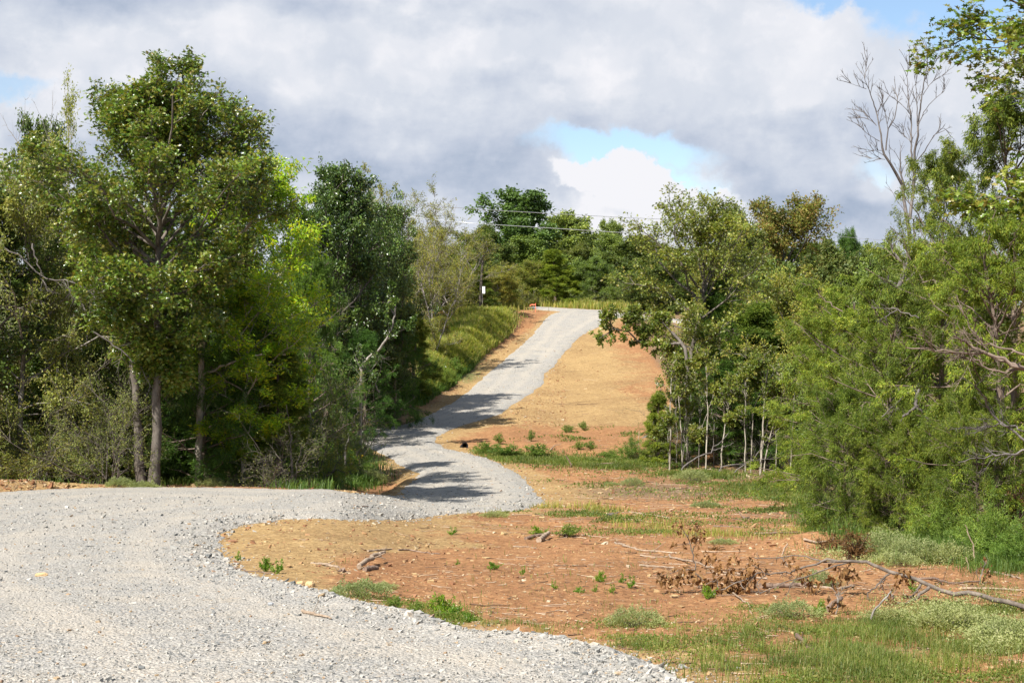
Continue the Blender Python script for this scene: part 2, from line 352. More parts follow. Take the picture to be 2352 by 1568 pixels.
M['oak'] = leaf_mat('oak_leaf', [(0.040, 0.082, 0.012), (0.109, 0.182, 0.023), (0.152, 0.222, 0.028), (0.216, 0.241, 0.044), (0.179, 0.141, 0.031)], 0.32, 0.22, 0.55)
M['elm'] = leaf_mat('elm_leaf', [(0.081, 0.117, 0.035), (0.196, 0.253, 0.059), (0.253, 0.297, 0.079), (0.275, 0.259, 0.089)], 0.5, 0.25, 0.3)
M['bright'] = leaf_mat('bright_leaf', [(0.101, 0.203, 0.015), (0.231, 0.405, 0.027), (0.335, 0.506, 0.037), (0.544, 0.506, 0.030)], 0.4, 0.4, 0.4)
M['yellowish'] = leaf_mat('yellowish_leaf', [(0.149, 0.203, 0.031), (0.335, 0.385, 0.053), (0.460, 0.446, 0.060)], 0.45, 0.4, 0.4)
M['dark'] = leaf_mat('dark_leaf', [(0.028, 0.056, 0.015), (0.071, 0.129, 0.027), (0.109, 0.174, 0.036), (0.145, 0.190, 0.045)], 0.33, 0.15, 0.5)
M['olive'] = leaf_mat('olive_leaf', [(0.101, 0.128, 0.031), (0.221, 0.263, 0.048), (0.295, 0.313, 0.060), (0.313, 0.243, 0.075)], 0.5, 0.3, 0.3)
M['round'] = leaf_mat('round_leaf', [(0.096, 0.145, 0.024), (0.153, 0.208, 0.035), (0.211, 0.258, 0.050), (0.244, 0.221, 0.061)], 0.4, 0.3, 0.45)
M['rust'] = leaf_mat('rusty_leaf', [(.11, .15, .035), (.15, .19, .045), (.21, .20, .055), (.28, .19, .07)], 0.5, 0.3, 0.3)
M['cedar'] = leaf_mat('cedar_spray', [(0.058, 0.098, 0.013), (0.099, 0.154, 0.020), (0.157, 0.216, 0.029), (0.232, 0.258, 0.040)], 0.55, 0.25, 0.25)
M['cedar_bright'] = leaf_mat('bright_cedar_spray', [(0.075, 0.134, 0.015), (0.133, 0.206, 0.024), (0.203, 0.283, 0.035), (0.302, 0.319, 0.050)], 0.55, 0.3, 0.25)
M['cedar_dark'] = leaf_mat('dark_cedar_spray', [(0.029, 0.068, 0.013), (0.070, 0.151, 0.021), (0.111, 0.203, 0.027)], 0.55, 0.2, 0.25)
M['far'] = leaf_mat('far_leaf', [(0.074, 0.121, 0.036), (0.173, 0.246, 0.054), (0.246, 0.310, 0.068)], 0.45, 0.2, 0.35)
M['fargreen'] = leaf_mat('far_green_leaf', [(0.084, 0.138, 0.039), (0.120, 0.190, 0.055), (0.162, 0.241, 0.066)], 0.4, 0.3, 0.4)
M['farolive'] = leaf_mat('far_olive_leaf', [(.085, .125, .035), (.12, .165, .045), (.15, .19, .055), (.18, .18, .06)], 0.5, 0.3, 0.3)
M['pale'] = leaf_mat('pale_ground_leaf', [(.22, .265, .10), (.30, .34, .14), (.37, .38, .20)], 0.6, 0.3, 0.2, clump=.15)
M['sprout'] = leaf_mat('sprout_leaf', [(.09, .19, .02), (0.175, 0.310, 0.033), (0.275, 0.368, 0.044)], 0.35, 0.4, 0.4, clump=.1)
M['weed'] = leaf_mat('weed_leaf', [(0.104, 0.175, 0.028), (0.156, 0.250, 0.044), (0.234, 0.312, 0.066)], 0.5, 0.3, 0.3)
M['grass'] = leaf_mat('grass_blade', [(0.088, 0.140, 0.025), (0.136, 0.195, 0.037), (0.195, 0.235, 0.055), (0.295, 0.260, 0.103)], 0.5, 0.4, 0.3, clump=.25)
M['tallgrass'] = leaf_mat('tall_grass_blade', [(0.132, 0.196, 0.036), (0.256, 0.305, 0.060), (0.346, 0.344, 0.092), (0.480, 0.383, 0.172)], 0.5, 0.4, 0.3, clump=.25)
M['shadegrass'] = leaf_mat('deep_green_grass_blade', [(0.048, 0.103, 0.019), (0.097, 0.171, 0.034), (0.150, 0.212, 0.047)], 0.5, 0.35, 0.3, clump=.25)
M['deadleaf'] = leaf_mat('dead_brown_leaf', [(.13, .065, .028), (.20, .105, .045), (.28, .16, .075), (.09, .05, .028)], 0.6, 0.2, 0.2, tint=(1.2, .9, .6))
M['deadcedar'] = leaf_mat('dead_cedar_needle', [(0.136, 0.064, 0.027), (0.186, 0.096, 0.045), (0.099, 0.048, 0.027)], 0.7, 0.1, 0.1, tint=(1.1, .9, .6))
M['bark'] = bark_mat('grey_brown_bark', (.075, .06, .047), (.17, .145, .12))
M['bark_dark'] = bark_mat('dark_bark', (.055, .045, .036), (.13, .11, .09))
M['bark_pale'] = bark_mat('pale_bark', (0.222, 0.191, 0.149), (0.444, 0.400, 0.327), 14)
M['bark_grey'] = bark_mat('grey_twig_bark', (.15, .13, .11), (.30, .27, .235), 14)
M['bark_red'] = bark_mat('reddish_cedar_bark', (.11, .078, .058), (.22, .165, .13))
M['bark_dead'] = bark_mat('weathered_dead_wood', (0.061, 0.050, 0.045), (0.165, 0.146, 0.134), 6)
M['wood'] = bark_mat('bleached_stick_wood', (.24, .17, .115), (.42, .32, .225), 20)
M['wood_dark'] = bark_mat('brown_stick_wood', (.12, .075, .05), (.26, .18, .13), 20)

def soil_mat():
    m, n = mat('bare_earth'); o = n.n('ShaderNodeOutputMaterial'); tcc = n.n('ShaderNodeTexCoord').outputs['Object']
    at_ = n.n('ShaderNodeAttribute', attribute_name='soil'); s = n.n('ShaderNodeSeparateColor', i_0=at_.outputs['Color'])
    tan, litter, green = s.outputs[0], s.outputs[1], s.outputs[2]
    nb = n.noise(tcc, 0.9, 6, 0.65).outputs[0]; nm = n.noise(tcc, 6, 6, .7).outputs[0]; nf = n.noise(tcc, 45, 4, .7).outputs[0]
    vo = n.n('ShaderNodeTexVoronoi'); n.put(vo.inputs['Vector'], tcc); vo.inputs['Scale'].default_value = 22; vo.inputs['Randomness'].default_value = 1
    red = n.ramp(nm, [(.25, (0.175, 0.079, 0.032)), (.5, (0.273, 0.136, 0.061)), (.72, (0.345, 0.200, 0.099))])
    tanc = n.ramp(nm, [(.25, (0.204, 0.125, 0.052)), (.5, (0.295, 0.200, 0.090)), (.75, (0.375, 0.270, 0.140))])
    edge = n.rng(n.math('ADD', tan, n.math('MULTIPLY', n.math('SUBTRACT', n.math('ADD', n.math('MULTIPLY', nb, .6), n.math('MULTIPLY', nm, .4)), .5), 1.3)), .35, .65)
    col = n.mix(edge, red, tanc)
    big = n.noise(tcc, .35, 5, .7).outputs[0]; fine = n.noise(tcc, 14, 6, .75).outputs[0]
    col = n.mix(1.0, col, n.mix(n.rng(n.math('ADD', n.math('MULTIPLY', big, .5), n.math('MULTIPLY', fine, .5)), .36, .62), (.74, .68, .64, 1), (1.14, 1.13, 1.08, 1)), 'MULTIPLY')
    lit = n.ramp(nf, [(.3, (0.073, 0.047, 0.028)), (.55, (0.176, 0.115, 0.068)), (.75, (0.280, 0.194, 0.122))])
    le = n.rng(n.math('ADD', litter, n.math('MULTIPLY', n.math('SUBTRACT', nm, .5), 1.2)), .35, .7)
    col = n.mix(le, col, lit)
    gr = n.ramp(nf, [(.3, (0.054, 0.072, 0.018)), (.6, (0.135, 0.153, 0.045)), (.8, (0.252, 0.225, 0.099))])
    ge = n.rng(n.math('ADD', green, n.math('MULTIPLY', n.math('SUBTRACT', nm, .5), 1.3)), .4, .75)
    col = n.mix(ge, col, gr)
    col = n.mix(n.rng(vo.outputs['Distance'], .05, .5, 0.0, .25), col, n.mix(.5, col, (.34, .26, .17, 1)))
    vr = n.mix(n.rng(n.n('ShaderNodeSeparateColor', i_0=vo.outputs['Color']).outputs[0], 0, 1, 0, 1, False), (.78, .76, .74, 1), (1.16, 1.14, 1.1, 1))
    col = n.mix(1.0, col, vr, 'MULTIPLY')
    hgt = n.math('ADD', n.math('MULTIPLY', nm, 0.6), n.math('MULTIPLY', nf, 0.35)); hgt = n.math('ADD', hgt, n.math('MULTIPLY', vo.outputs['Distance'], -.25))
    bp = n.n('ShaderNodeBump', i_Strength=0.8, i_Distance=0.05, i_Height=hgt)
    b = n.n('ShaderNodeBsdfPrincipled', i_Base_Color=col, i_Roughness=0.95, i_Normal=bp.outputs[0]); b.inputs['Specular IOR Level'].default_value = 0.1
    n.put(o.inputs[0], b.outputs[0]); return m
def gravel_mat():
    m, n = mat('crushed_limestone'); o = n.n('ShaderNodeOutputMaterial'); tcc = n.n('ShaderNodeTexCoord').outputs['Object']
    def vor(sc):
        vo = n.n('ShaderNodeTexVoronoi'); n.put(vo.inputs['Vector'], tcc); vo.inputs['Scale'].default_value = sc; return vo
    v1 = vor(38); v2 = vor(75); s1 = n.n('ShaderNodeSeparateColor', i_0=v1.outputs['Color']).outputs; s2 = n.n('ShaderNodeSeparateColor', i_0=v2.outputs['Color']).outputs
    stops = [(0, (0.090, 0.089, 0.087)), (.08, (0.191, 0.188, 0.177)), (.3, (0.281, 0.267, 0.241)), (.7, (0.338, 0.319, 0.285)), (.93, (0.383, 0.362, 0.327)), (1, (0.309, 0.229, 0.140))]
    a = n.ramp(s1[0], stops); b2 = n.ramp(s2[0], stops); nb = n.noise(tcc, 1.2, 4, .6).outputs[0]; nm = n.noise(tcc, 9, 5, .65).outputs[0]
    col = n.mix(n.rng(nm, .42, .58), a, b2)
    col = n.mix(n.rng(nb, .42, .75, 0, .55), col, (.40, .35, .28, 1))
    stain = n.math('MULTIPLY', n.rng(n.noise(tcc, .55, 6, .75).outputs[0], .62, .72), n.rng(nm, .45, .6))
    col = n.mix(n.math('MULTIPLY', stain, .6), col, (.31, .225, .125, 1))
    rut = n.n('ShaderNodeAttribute', attribute_name='rut').outputs['Fac']
    col = n.mix(n.math('MULTIPLY', n.rng(n.math('ADD', rut, n.math('MULTIPLY', n.math('SUBTRACT', nm, .5), 1.4)), .3, .9), .30), col, (.42, .37, .30, 1))
    hgt = n.math('ADD', n.math('MULTIPLY', v1.outputs['Distance'], -1.0), n.math('MULTIPLY', v2.outputs['Distance'], -.4)); hgt = n.math('ADD', hgt, n.math('MULTIPLY', s1[1], .5))
    bp = n.n('ShaderNodeBump', i_Strength=0.8, i_Distance=0.02, i_Height=hgt)
    b = n.n('ShaderNodeBsdfPrincipled', i_Base_Color=col, i_Roughness=0.9, i_Normal=bp.outputs[0]); b.inputs['Specular IOR Level'].default_value = 0.2
    n.put(o.inputs[0], b.outputs[0]); return m
def island_mat(name, stops, rough=.85):
    m, n = mat(name); o = n.n('ShaderNodeOutputMaterial'); geo = n.n('ShaderNodeNewGeometry'); tcc = n.n('ShaderNodeTexCoord').outputs['Object']
    col = n.ramp(geo.outputs['Random Per Island'], stops); nf = n.noise(tcc, 60, 3, .6).outputs[0]
    col = n.mix(1.0, col, n.mix(nf, (.8, .8, .8, 1), (1.2, 1.2, 1.2, 1)), 'MULTIPLY')
    b = n.n('ShaderNodeBsdfPrincipled', i_Base_Color=col, i_Roughness=rough); b.inputs['Specular IOR Level'].default_value = 0.25
    n.put(o.inputs[0], b.outputs[0]); return m
M['soil'] = soil_mat(); M['gravel'] = gravel_mat()
M['stone'] = island_mat('loose_limestone', [(0, (0.086, 0.090, 0.089)), (.06, (0.191, 0.191, 0.180)), (.3, (0.290, 0.275, 0.244)), (.7, (0.359, 0.340, 0.301)), (.92, (0.417, 0.395, 0.354)), (.97, (0.319, 0.225, 0.127)), (1, (0.232, 0.151, 0.105))])
M['clod'] = island_mat('earth_clods', [(0, (0.187, 0.084, 0.041)), (.35, (0.273, 0.138, 0.071)), (.6, (0.329, 0.210, 0.100)), (.85, (0.384, 0.277, 0.140)), (1, (0.422, 0.349, 0.245))], .95)
M['chips'] = island_mat('wood_litter', [(0, (0.064, 0.039, 0.026)), (.3, (0.166, 0.102, 0.064)), (.65, (0.293, 0.205, 0.134)), (1, (0.421, 0.325, 0.232))], .9)

# ------------------------------------------------------------------ ground sheet
def zone(x, y, spots):
    s = np.zeros(np.shape(x))
    for (px, py, rx, ry, a) in spots:
        c = ray_ground([px], [py], ground_z)[0]; s += a*np.exp(-(((x-c[0])/rx)**2+((y-c[1])/ry)**2))
    return s
def grid_xy():
    ys = np.concatenate([np.array([-60, -30, -15, -8, -4, 0, 2, 3.2]), np.geomspace(4.2, 128, 620), np.array([140, 170, 220, 300, 450, 700, 1100, 1600])])
    s = np.concatenate([np.array([-60, -12, -5, -2.6, -1.8, -1.4]), np.linspace(-1.15, 1.15, 470), np.array([1.4, 1.8, 2.6, 5, 12, 60])])
    half = 0.36*np.maximum(ys, 8); X = half[:, None]*s[None]; Y = np.broadcast_to(ys[:, None], X.shape); return X, Y
GXX, GYY = grid_xy()
def sheet(X, Y, Z, keep=None):
    n_, m_ = X.shape; idx = np.arange(n_*m_).reshape(n_, m_)
    q = np.stack([idx[:-1, :-1], idx[:-1, 1:], idx[1:, 1:], idx[1:, :-1]], axis=-1).reshape(-1, 4)
    V = np.stack([X, Y, Z], -1).reshape(-1, 3)
    if keep is not None:
        k = keep.ravel()[q].any(axis=1); q = q[k]; u, inv = np.unique(q, return_inverse=True); return V[u], inv.reshape(-1, 4)
    return V, q
gz = rough_z(GXX, GYY)
V, Q = sheet(GXX, GYY, gz); mb = MB(); mb.add(V, q=Q); ground = mb.obj('ground', M['soil'], smooth=True); tag(ground, kind='structure')
x, y = V[:, 0], V[:, 1]; sdv = road_sd(x, y)
tan = 0.95*np.exp(-np.maximum(-sdv, 0)/1.1)
tan += zone(x, y, [(1350, 860, 4.5, 14, .8), (1380, 960, 5, 8, .55), (900, 1240, 1.6, 1.6, .9), (700, 1240, 1.2, 2.2, .9), (650, 1300, .8, 1.2, .6), (1350, 1130, 1.4, 2.2, .8), (1160, 1215, 2.2, 2.2, .4), (1240, 745, 2.5, 8, -.35), (1100, 1400, 1.6, 2, -.3), (1400, 1300, 3, 3, -.4), (1300, 800, 1.5, 5, .3), (1440, 900, 1.5, 5, -.3), (1400, 990, 3, 3, -.35)])
litter = zone(x, y, [(1500, 1130, 2.8, 3.4, .75), (1750, 1180, 2.0, 3.0, .45), (1700, 1090, 3.2, 3.5, .8), (350, 1090, 4.2, 6, .8), (620, 1105, 2.5, 5, .8), (60, 1085, 5, 7, .8), (850, 960, 3, 5, .5), (1000, 880, 2.0, 5, .5), (2150, 1260, 2, 4, .5), (1990, 1180, 1.5, 5, .5)])
litter += sstep(x, 7, 9)*sstep(y, 24, 30)*.9 + sstep(-x, 8, 10)*sstep(y, 31, 34)*.9+sstep(-x, 4.2, 6)*sstep(y, 36, 42)*.8
green = zone(x, y, [(2150, 1500, 1.4, 1.2, .5), (1900, 1500, 1.0, 1.0, .4), (2300, 1420, .9, 1.2, .45), (1650, 1450, .6, .6, .2), (1700, 1120, 2.5, 2.0, .5), (1300, 1045, 2.2, 1.6, .4), (1600, 1195, 2.2, 1.2, .4), (1075, 775, 2.0, 12, .9), (1290, 700, 12, 9, 1.2), (760, 1080, 2, 5, .7), (500, 1112, 5, .8, .4), (1060, 862, 1.0, 2, .5)])*.75
green += sstep(y, 110, 118)*1.0
col = np.stack([np.clip(tan, 0, 1), np.clip(litter, 0, 1), np.clip(green, 0, 1), np.ones(len(x))], -1).astype(np.float32)
ca = ground.data.color_attributes.new('soil', 'FLOAT_COLOR', 'POINT'); ca.data.foreach_set('color', col.ravel())

# ------------------------------------------------------------------ gravel road (a real layer of stone, feathering out at its edge)
sdg = road_sd(GXX, GYY)+0.12*fbm(GXX, GYY, 1.6, 4, 77)+0.05*fbm(GXX, GYY, 7, 3, 78)
thick = np.where(sdg > 0, 0.012+0.055*sstep(sdg, 0, 0.35), sdg*0.8)
# windrow of coarse stone along the near edge
thick = thick+0.05*np.exp(-((sdg-0.22)/0.16)**2)*sstep(GYY, 16, 11)
rz = rough_z(GXX, GYY)+thick+0.020*fbm(GXX, GYY, 0.9, 3, 51)*sstep(sdg, 0, .5)+0.010*fbm(GXX, GYY, 14, 3, 61)*sstep(sdg, -0.05, .1)
V, Q = sheet(GXX, GYY, rz, keep=(sdg > -0.12) & (GYY < 129)); mb = MB(); mb.add(V, q=Q); road = mb.obj('gravel_road', M['gravel'], smooth=True); tag(road, kind='structure')
def rut_of(x, y):
    s_ = road_sd(x, y)+.25*fbm(x, y, .3, 3, 15); return np.exp(-((s_-1.0)/.28)**2)+np.exp(-((s_-2.6)/.32)**2)+.8*np.exp(-((s_-4.3)/.35)**2)+.6*np.exp(-((s_-5.9)/.4)**2)
ra = road.data.attributes.new('rut', 'FLOAT', 'POINT'); ra.data.foreach_set('value', rut_of(V[:, 0], V[:, 1]).astype(np.float32))
def road_top(x, y):
    sd_ = road_sd(x, y); return rough_z(x, y)+0.012+0.055*sstep(sd_, 0, .35)+0.05*np.exp(-((sd_-.22)/.16)**2)*sstep(y, 16, 11)+0.020*fbm(x, y, 0.9, 3, 51)*sstep(sd_, 0, .5)

ROCK = np.array([(1, 0, 0), (-1, 0, 0), (0, 1, 0), (0, -1, 0), (0, 0, 1), (0, 0, -1)], float)
ROCK8 = np.array([(a, b, c) for a in (-1, 1) for b in (-1, 1) for c in (-1, 1)], float)*0.7
def rocks(mb, pos, size, rs, flat=0.6):
    n = len(pos); v = ROCK8[None]*(1+rs.normal(0, .28, (n, 8, 3)))*size[:, None, None]*rs.uniform(.6, 1.3, (n, 1, 3))
    v[:, :, 2] *= flat; a = rs.uniform(0, 2*pi, n); c_, s_ = np.cos(a)[:, None], np.sin(a)[:, None]
    b = rs.normal(0, .35, n)[:, None]
    X = v[..., 0]*c_-v[..., 1]*s_; Yv = v[..., 0]*s_+v[..., 1]*c_; Z = v[..., 2]+b*X
    v = np.stack([X, Yv, Z], -1)+pos[:, None]
    f = np.array([(0, 1, 3, 2), (4, 6, 7, 5), (0, 4, 5, 1), (2, 3, 7, 6), (0, 2, 6, 4), (1, 5, 7, 3)])
    mb.add(v.reshape(-1, 3), q=(f[None]+np.arange(n)[:, None, None]*8).reshape(-1, 4))
def scatter_px(n, box, rs, inside=None, zf=ground_z):
    px = rs.uniform(box[0], box[2], n); py = rs.uniform(box[1], box[3], n); g = ray_ground(px, py, zf); return g, px, py
rs = np.random.RandomState(4)
g, px, py = scatter_px(70000, (-150, 1140, 1800, 1640), rs)
sd_ = road_sd(g[:, 0], g[:, 1]); edge = np.exp(-np.abs(sd_-.15)/.35)
keep = (sd_ > -0.02-rs.exponential(.13, len(sd_))) & (rs.uniform(0, 1, len(sd_)) < (.62+.45*edge)*(1-.4*np.clip(rut_of(g[:, 0], g[:, 1]), 0, 1)))
g = g[keep]; sd_ = sd_[keep]; edge = edge[keep]
size = np.clip(rs.lognormal(-5.2, .55, len(g)), .003, .024)*(1+.9*edge)*np.clip(g[:, 1]/13, .8, 1.7)
z = np.where(sd_ > 0, road_top(g[:, 0], g[:, 1]), rough_z(g[:, 0], g[:, 1]))+size*.15; g[:, 2] = z
mb = MB(); rocks(mb, g, size, rs, .65); o = mb.obj('loose_gravel', M['stone']); tag(o, 'loose grey and white crushed stones strewn over the near gravel road', 'gravel', kind='stuff')
# stones of the far legs of the road
g, px, py = scatter_px(9000, (780, 705, 1500, 1200), rs); sd_ = road_sd(g[:, 0], g[:, 1]); k = sd_ > -0.1-rs.exponential(.15, len(sd_)); g = g[k]; sd_ = sd_[k]
size = rs.uniform(.018, .04, len(g)); g[:, 2] = np.where(sd_ > 0, road_top(g[:, 0], g[:, 1]), rough_z(g[:, 0], g[:, 1])); mb = MB(); rocks(mb, g, size, rs, .5)
o = mb.obj('road_stones', M['stone']); tag(o, 'coarser pale stones on the far bend and climb of the road', 'gravel', kind='stuff')
# clods and chunks of earth
def field(box, n, cond, rs):
    g, px, py = scatter_px(n, box, rs); k = cond(g[:, 0], g[:, 1], px, py); return g[k]
def offroad(m): return lambda x, y, px, py: road_sd(x, y) < -m
g = field((480, 1170, 2352, 1600), 26000, lambda x, y, px, py: (road_sd(x, y) < -.04) & (fbm(x, y, 1.1, 3, 9)+rs.uniform(-.5, .5, len(x)) > .05), rs)
g2 = field((960, 1040, 1900, 1190), 5000, offroad(.05), rs); g3 = field((1000, 700, 1300, 980), 12000, lambda x, y, px, py: (road_sd(x, y) < -.2) & (x > np.interp(y, _bk[:, 1], _bk[:, 0])-3.2), rs)
g4 = field((0, 1085, 920, 1140), 3500, lambda x, y, px, py: (road_sd(x, y) < -.05) & (road_sd(x, y) > -1.6), rs)
g5 = field((1240, 730, 1500, 1020), 900, offroad(.3), rs)
G = np.vstack([g, g2, g3, g4, g5]); size = np.clip(rs.lognormal(-4.7, .55, len(G)), .004, .05)*np.clip(G[:, 1]/14, .7, 1.9); G[:, 2] = rough_z(G[:, 0], G[:, 1]); mb = MB(); rocks(mb, G, size, rs, .55)
o = mb.obj('earth_clods', M['clod']); tag(o, 'crumbled orange and tan earth clods lying over the cleared ground', 'soil clods', kind='stuff')
# wood litter
def sticks_mb(mb, g, L, rs, r=(.0025, .006), zoff=.006):
    n = len(g); a = np.where(rs.uniform(0, 1, n) < .45, rs.normal(0.2, .6, n), rs.uniform(0, 6.28, n)); d = np.stack([np.cos(a), np.sin(a), rs.normal(0, .08, n)], -1)
    P = shoot(g+np.array([0, 0, zoff]), norm(d), L, 4, rs, 0, .25)
    R = rs.uniform(r[0], r[1], n)[:, None]*np.linspace(1, .45, 4)[None]*(1+L[:, None]*1.2)
    P[:, :, 2] = rough_z(P[:, :, 0], P[:, :, 1])+R*.7+np.abs(rs.normal(0, .006, (n, 1))); tubes(mb, P, R, 4)
g = field((560, 1170, 2400, 1560), 7000, lambda x, y, px, py: (road_sd(x, y) < -.12) & (px+rs.normal(0, 130, len(px)) > 750) & (fbm(x, y, .5, 3, 40)+rs.uniform(-.45, .45, len(x)) > .0) & ((py < 1430) | (rs.uniform(0, 1, len(x)) < .35)), rs)
g2 = field((1230, 1050, 1950, 1200), 2600, offroad(.8), rs); g3 = field((1180, 780, 1480, 1030), 350, offroad(.8), rs); g4 = field((960, 760, 1240, 980), 500, offroad(.4), rs); g5 = field((0, 1085, 860, 1135), 700, offroad(.3), rs)
G = np.vstack([g, g2, g3, g4, g5]); L = np.clip(rs.lognormal(-2.85, .8, len(G)), .015, .5)*np.clip(G[:, 1]/16, .8, 2.4)
mb = MB(); sticks_mb(mb, G, L, rs, (.0022, .0055)); o = mb.obj('wood_litter', M['chips']); tag(o, 'small broken twigs and bark chips littering the cleared orange earth', 'wood litter', kind='stuff')

# ================================================================== trees
def crown_hit(o, d, c, a, h):
    """distance along d from o to the ellipsoid centre c, semi-axes a,a,h"""
    s = np.array([a, a, h]); p = (o-c)/s; q = d/s
    A = (q*q).sum(-1); B = 2*(p*q).sum(-1); Cc = (p*p).sum(-1)-1; D = np.maximum(B*B-4*A*Cc, 0.0); return np.maximum((-B+np.sqrt(D))/(2*A), 0.3)
PROTO = {}
def reg(key, r):
    PROTO[key] = (r, r['_w'], r['_h']); del r['_w']; del r['_h']
def trunk_line(Ht, rs, lean=0.05, K=10, wob=.12):
    d = norm(np.array([[rs.normal(0, lean), rs.normal(0, lean), 1.0]])); return shoot(np.zeros((1, 3))-np.array([[0, 0, .15]]), d, np.array([Ht]), K, rs, 0, wob*.5)
def finish(name, wood, fol, bark, leaf, w_nom, h_nom, trunk_name='trunk', crown_name='crown'):
    r = empty(name); kids = []
    if wood.n: kids.append(wood.obj(trunk_name, M[bark], r, smooth=True))
    if fol and fol.n: kids.append(fol.obj(crown_name, M[leaf], r))
    KIDS[r.name] = kids
    if fol and fol.n:
        V = np.vstack(fol.V); w_nom = 2*np.percentile(np.hypot(V[:, 0]*.8, V[:, 1]*.8), 97); h_nom = np.percentile(V[:, 2], 99.7)
    elif wood.n:
        V = np.vstack(wood.V); w_nom = 2*np.percentile(np.abs(V[:, 0]), 97); h_nom = np.percentile(V[:, 2], 99.5)
    r['_w'] = float(w_nom); r['_h'] = float(h_nom); return r
def broadleaf(key, name, seed, Ht, a, base, leaf, bark='bark', n1=18, n2=9, n3=7, nl=9, L=(.07, .11), ratio=.55, r0=.13, el=(15, 75), kind='leaf', leader=.75, spread=.05, droop=.15, gap=.0, wob=.14, stems=1, twigR=.004, upn=.6, bushy=.25, bulge=.10, lvar=.74):
    rs = np.random.RandomState(seed); wood = MB(); fol = MB()
    for sidx in range(stems):
        T = trunk_line(Ht*leader*(1 if sidx == 0 else rs.uniform(.6, .95)), rs, .05 if stems == 1 else .28, 12, .10)
        if stems > 1: T[:, :, :2] += rs.normal(0, .12, 2)
        rt = r0*(1 if stems == 1 else .7)*np.linspace(1, .3, 12)[None]; rt[:, 0] *= 1.35; tubes(wood, T, rt, 8)
        c = np.array([T[0, -1, 0]*.5, T[0, -1, 1]*.5, (base+Ht)/2]); h = (Ht-base)/2
        n = max(4, n1//stems); z0 = max(.03, (base+.02*Ht)/(Ht*leader)); tt = np.linspace(min(z0*.8, .7), .99, n)+rs.uniform(-.02, .02, n); o, _ = at(T, tt[None]); o = o[0]
        az = np.arange(n)*2.399+rs.uniform(0, 6)+rs.normal(0, .3, n); e = np.radians(np.interp(tt, [tt[0], 1], el)+rs.normal(0, 8, n))
        d = np.stack([np.cos(e)*np.cos(az), np.cos(e)*np.sin(az), np.sin(e)], -1)
        Lb = crown_hit(o, d, c, a, h)*rs.uniform(lvar, 1.0, n)*.93*(1+bulge*np.sin(2*np.clip(e, 0, 1.57))**2)
        B1 = shoot(o, d, Lb, 8, rs, .06, wob); R1 = (r0*.42*np.clip(Lb/np.max(Lb), .4, 1))[:, None]*np.linspace(1, .22, 8)[None]
        tubes(wood, B1, R1, 5)
        B2, _ = grow(B1, n2, rs, (28, 65), (.28, .5), (.22, .98), .05, .15, wob, 6); B2n = len(B2)
        R2 = np.full((B2n, 1), max(twigR*2.2, r0*.10))*np.linspace(1, .35, 6)[None]; tubes(wood, B2, R2, 4)
        B3, _ = grow(B2, n3, rs, (25, 75), (.3, .65), (.15, 1.0), 0., .1, wob, 4, minL=.18); tubes(wood, B3, np.full((len(B3), 1), twigR)*np.linspace(1, .5, 4)[None], 3)
        if gap > 0: B3f = B3[rs.uniform(0, 1, len(B3)) > gap]
        else: B3f = B3
        foliate(fol, B3f, rs, nl, L, ratio, (.1, 1.08), spread, .6, droop, upn, kind=kind)
    reg(key, finish(name, wood, fol, bark, leaf, 2*a, Ht))
def cedar(key, name, seed, Ht, a, base, leaf='cedar', n1=60, n2=9, n3=5, nl=16, L=(.07, .15), ratio=.11, r0=.10, droop=.5, shape='cone', bark='bark_red', spread=.03, up=-.12, upn=.2, e0=5, e1=60):
    rs = np.random.RandomState(seed); wood = MB(); fol = MB()
    T = trunk_line(Ht, rs, .03, 12, .06); rt = r0*np.linspace(1, .08, 12)[None]; tubes(wood, T, rt, 7)
    tt = np.sort(rs.uniform(base/Ht, .985, n1)); o, _ = at(T, tt[None]); o = o[0]; az = np.arange(n1)*2.399+rs.normal(0, .4, n1)
    hh = (tt-base/Ht)/(1-base/Ht)
    prof = {'cone': (1-hh)**.75*np.minimum(1, .55+hh*3), 'round': np.sqrt(np.clip(1-(hh*1.0-.3)**2/.5, .03, 1)), 'open': np.sqrt(np.clip(1-(hh-.35)**2/.46, .05, 1))}[shape]
    Lb = a*prof*rs.uniform(.65, 1.08, n1)+.12; e = np.radians(e0+hh*e1+rs.normal(0, 10, n1)); d = np.stack([np.cos(e)*np.cos(az), np.cos(e)*np.sin(az), np.sin(e)], -1)
    B1 = shoot(o, d, Lb, 7, rs, up*.4, .10); tubes(wood, B1, (r0*.22*np.clip(Lb/a, .3, 1))[:, None]*np.linspace(1, .25, 7)[None], 4)
    B2, _ = grow(B1, n2, rs, (30, 65), (.3, .55), (.3, 1.0), up, .12, .12, 5, minL=.15); tubes(wood, B2, np.full((len(B2), 1), .006)*np.linspace(1, .4, 5)[None], 3)
    B3, _ = grow(B2, n3, rs, (25, 60), (.4, .7), (.15, 1.0), up, .0, .1, 4, minL=.12)
    foliate(fol, B3, rs, nl, L, ratio, (0, 1.0), spread, 1.0, droop, upn, fold=.05); foliate(fol, B2, rs, nl, L, ratio, (.3, 1.0), spread, 1.0, droop, upn, fold=.05)
    reg(key, finish(name, wood, fol, bark, leaf, 2*a, Ht))
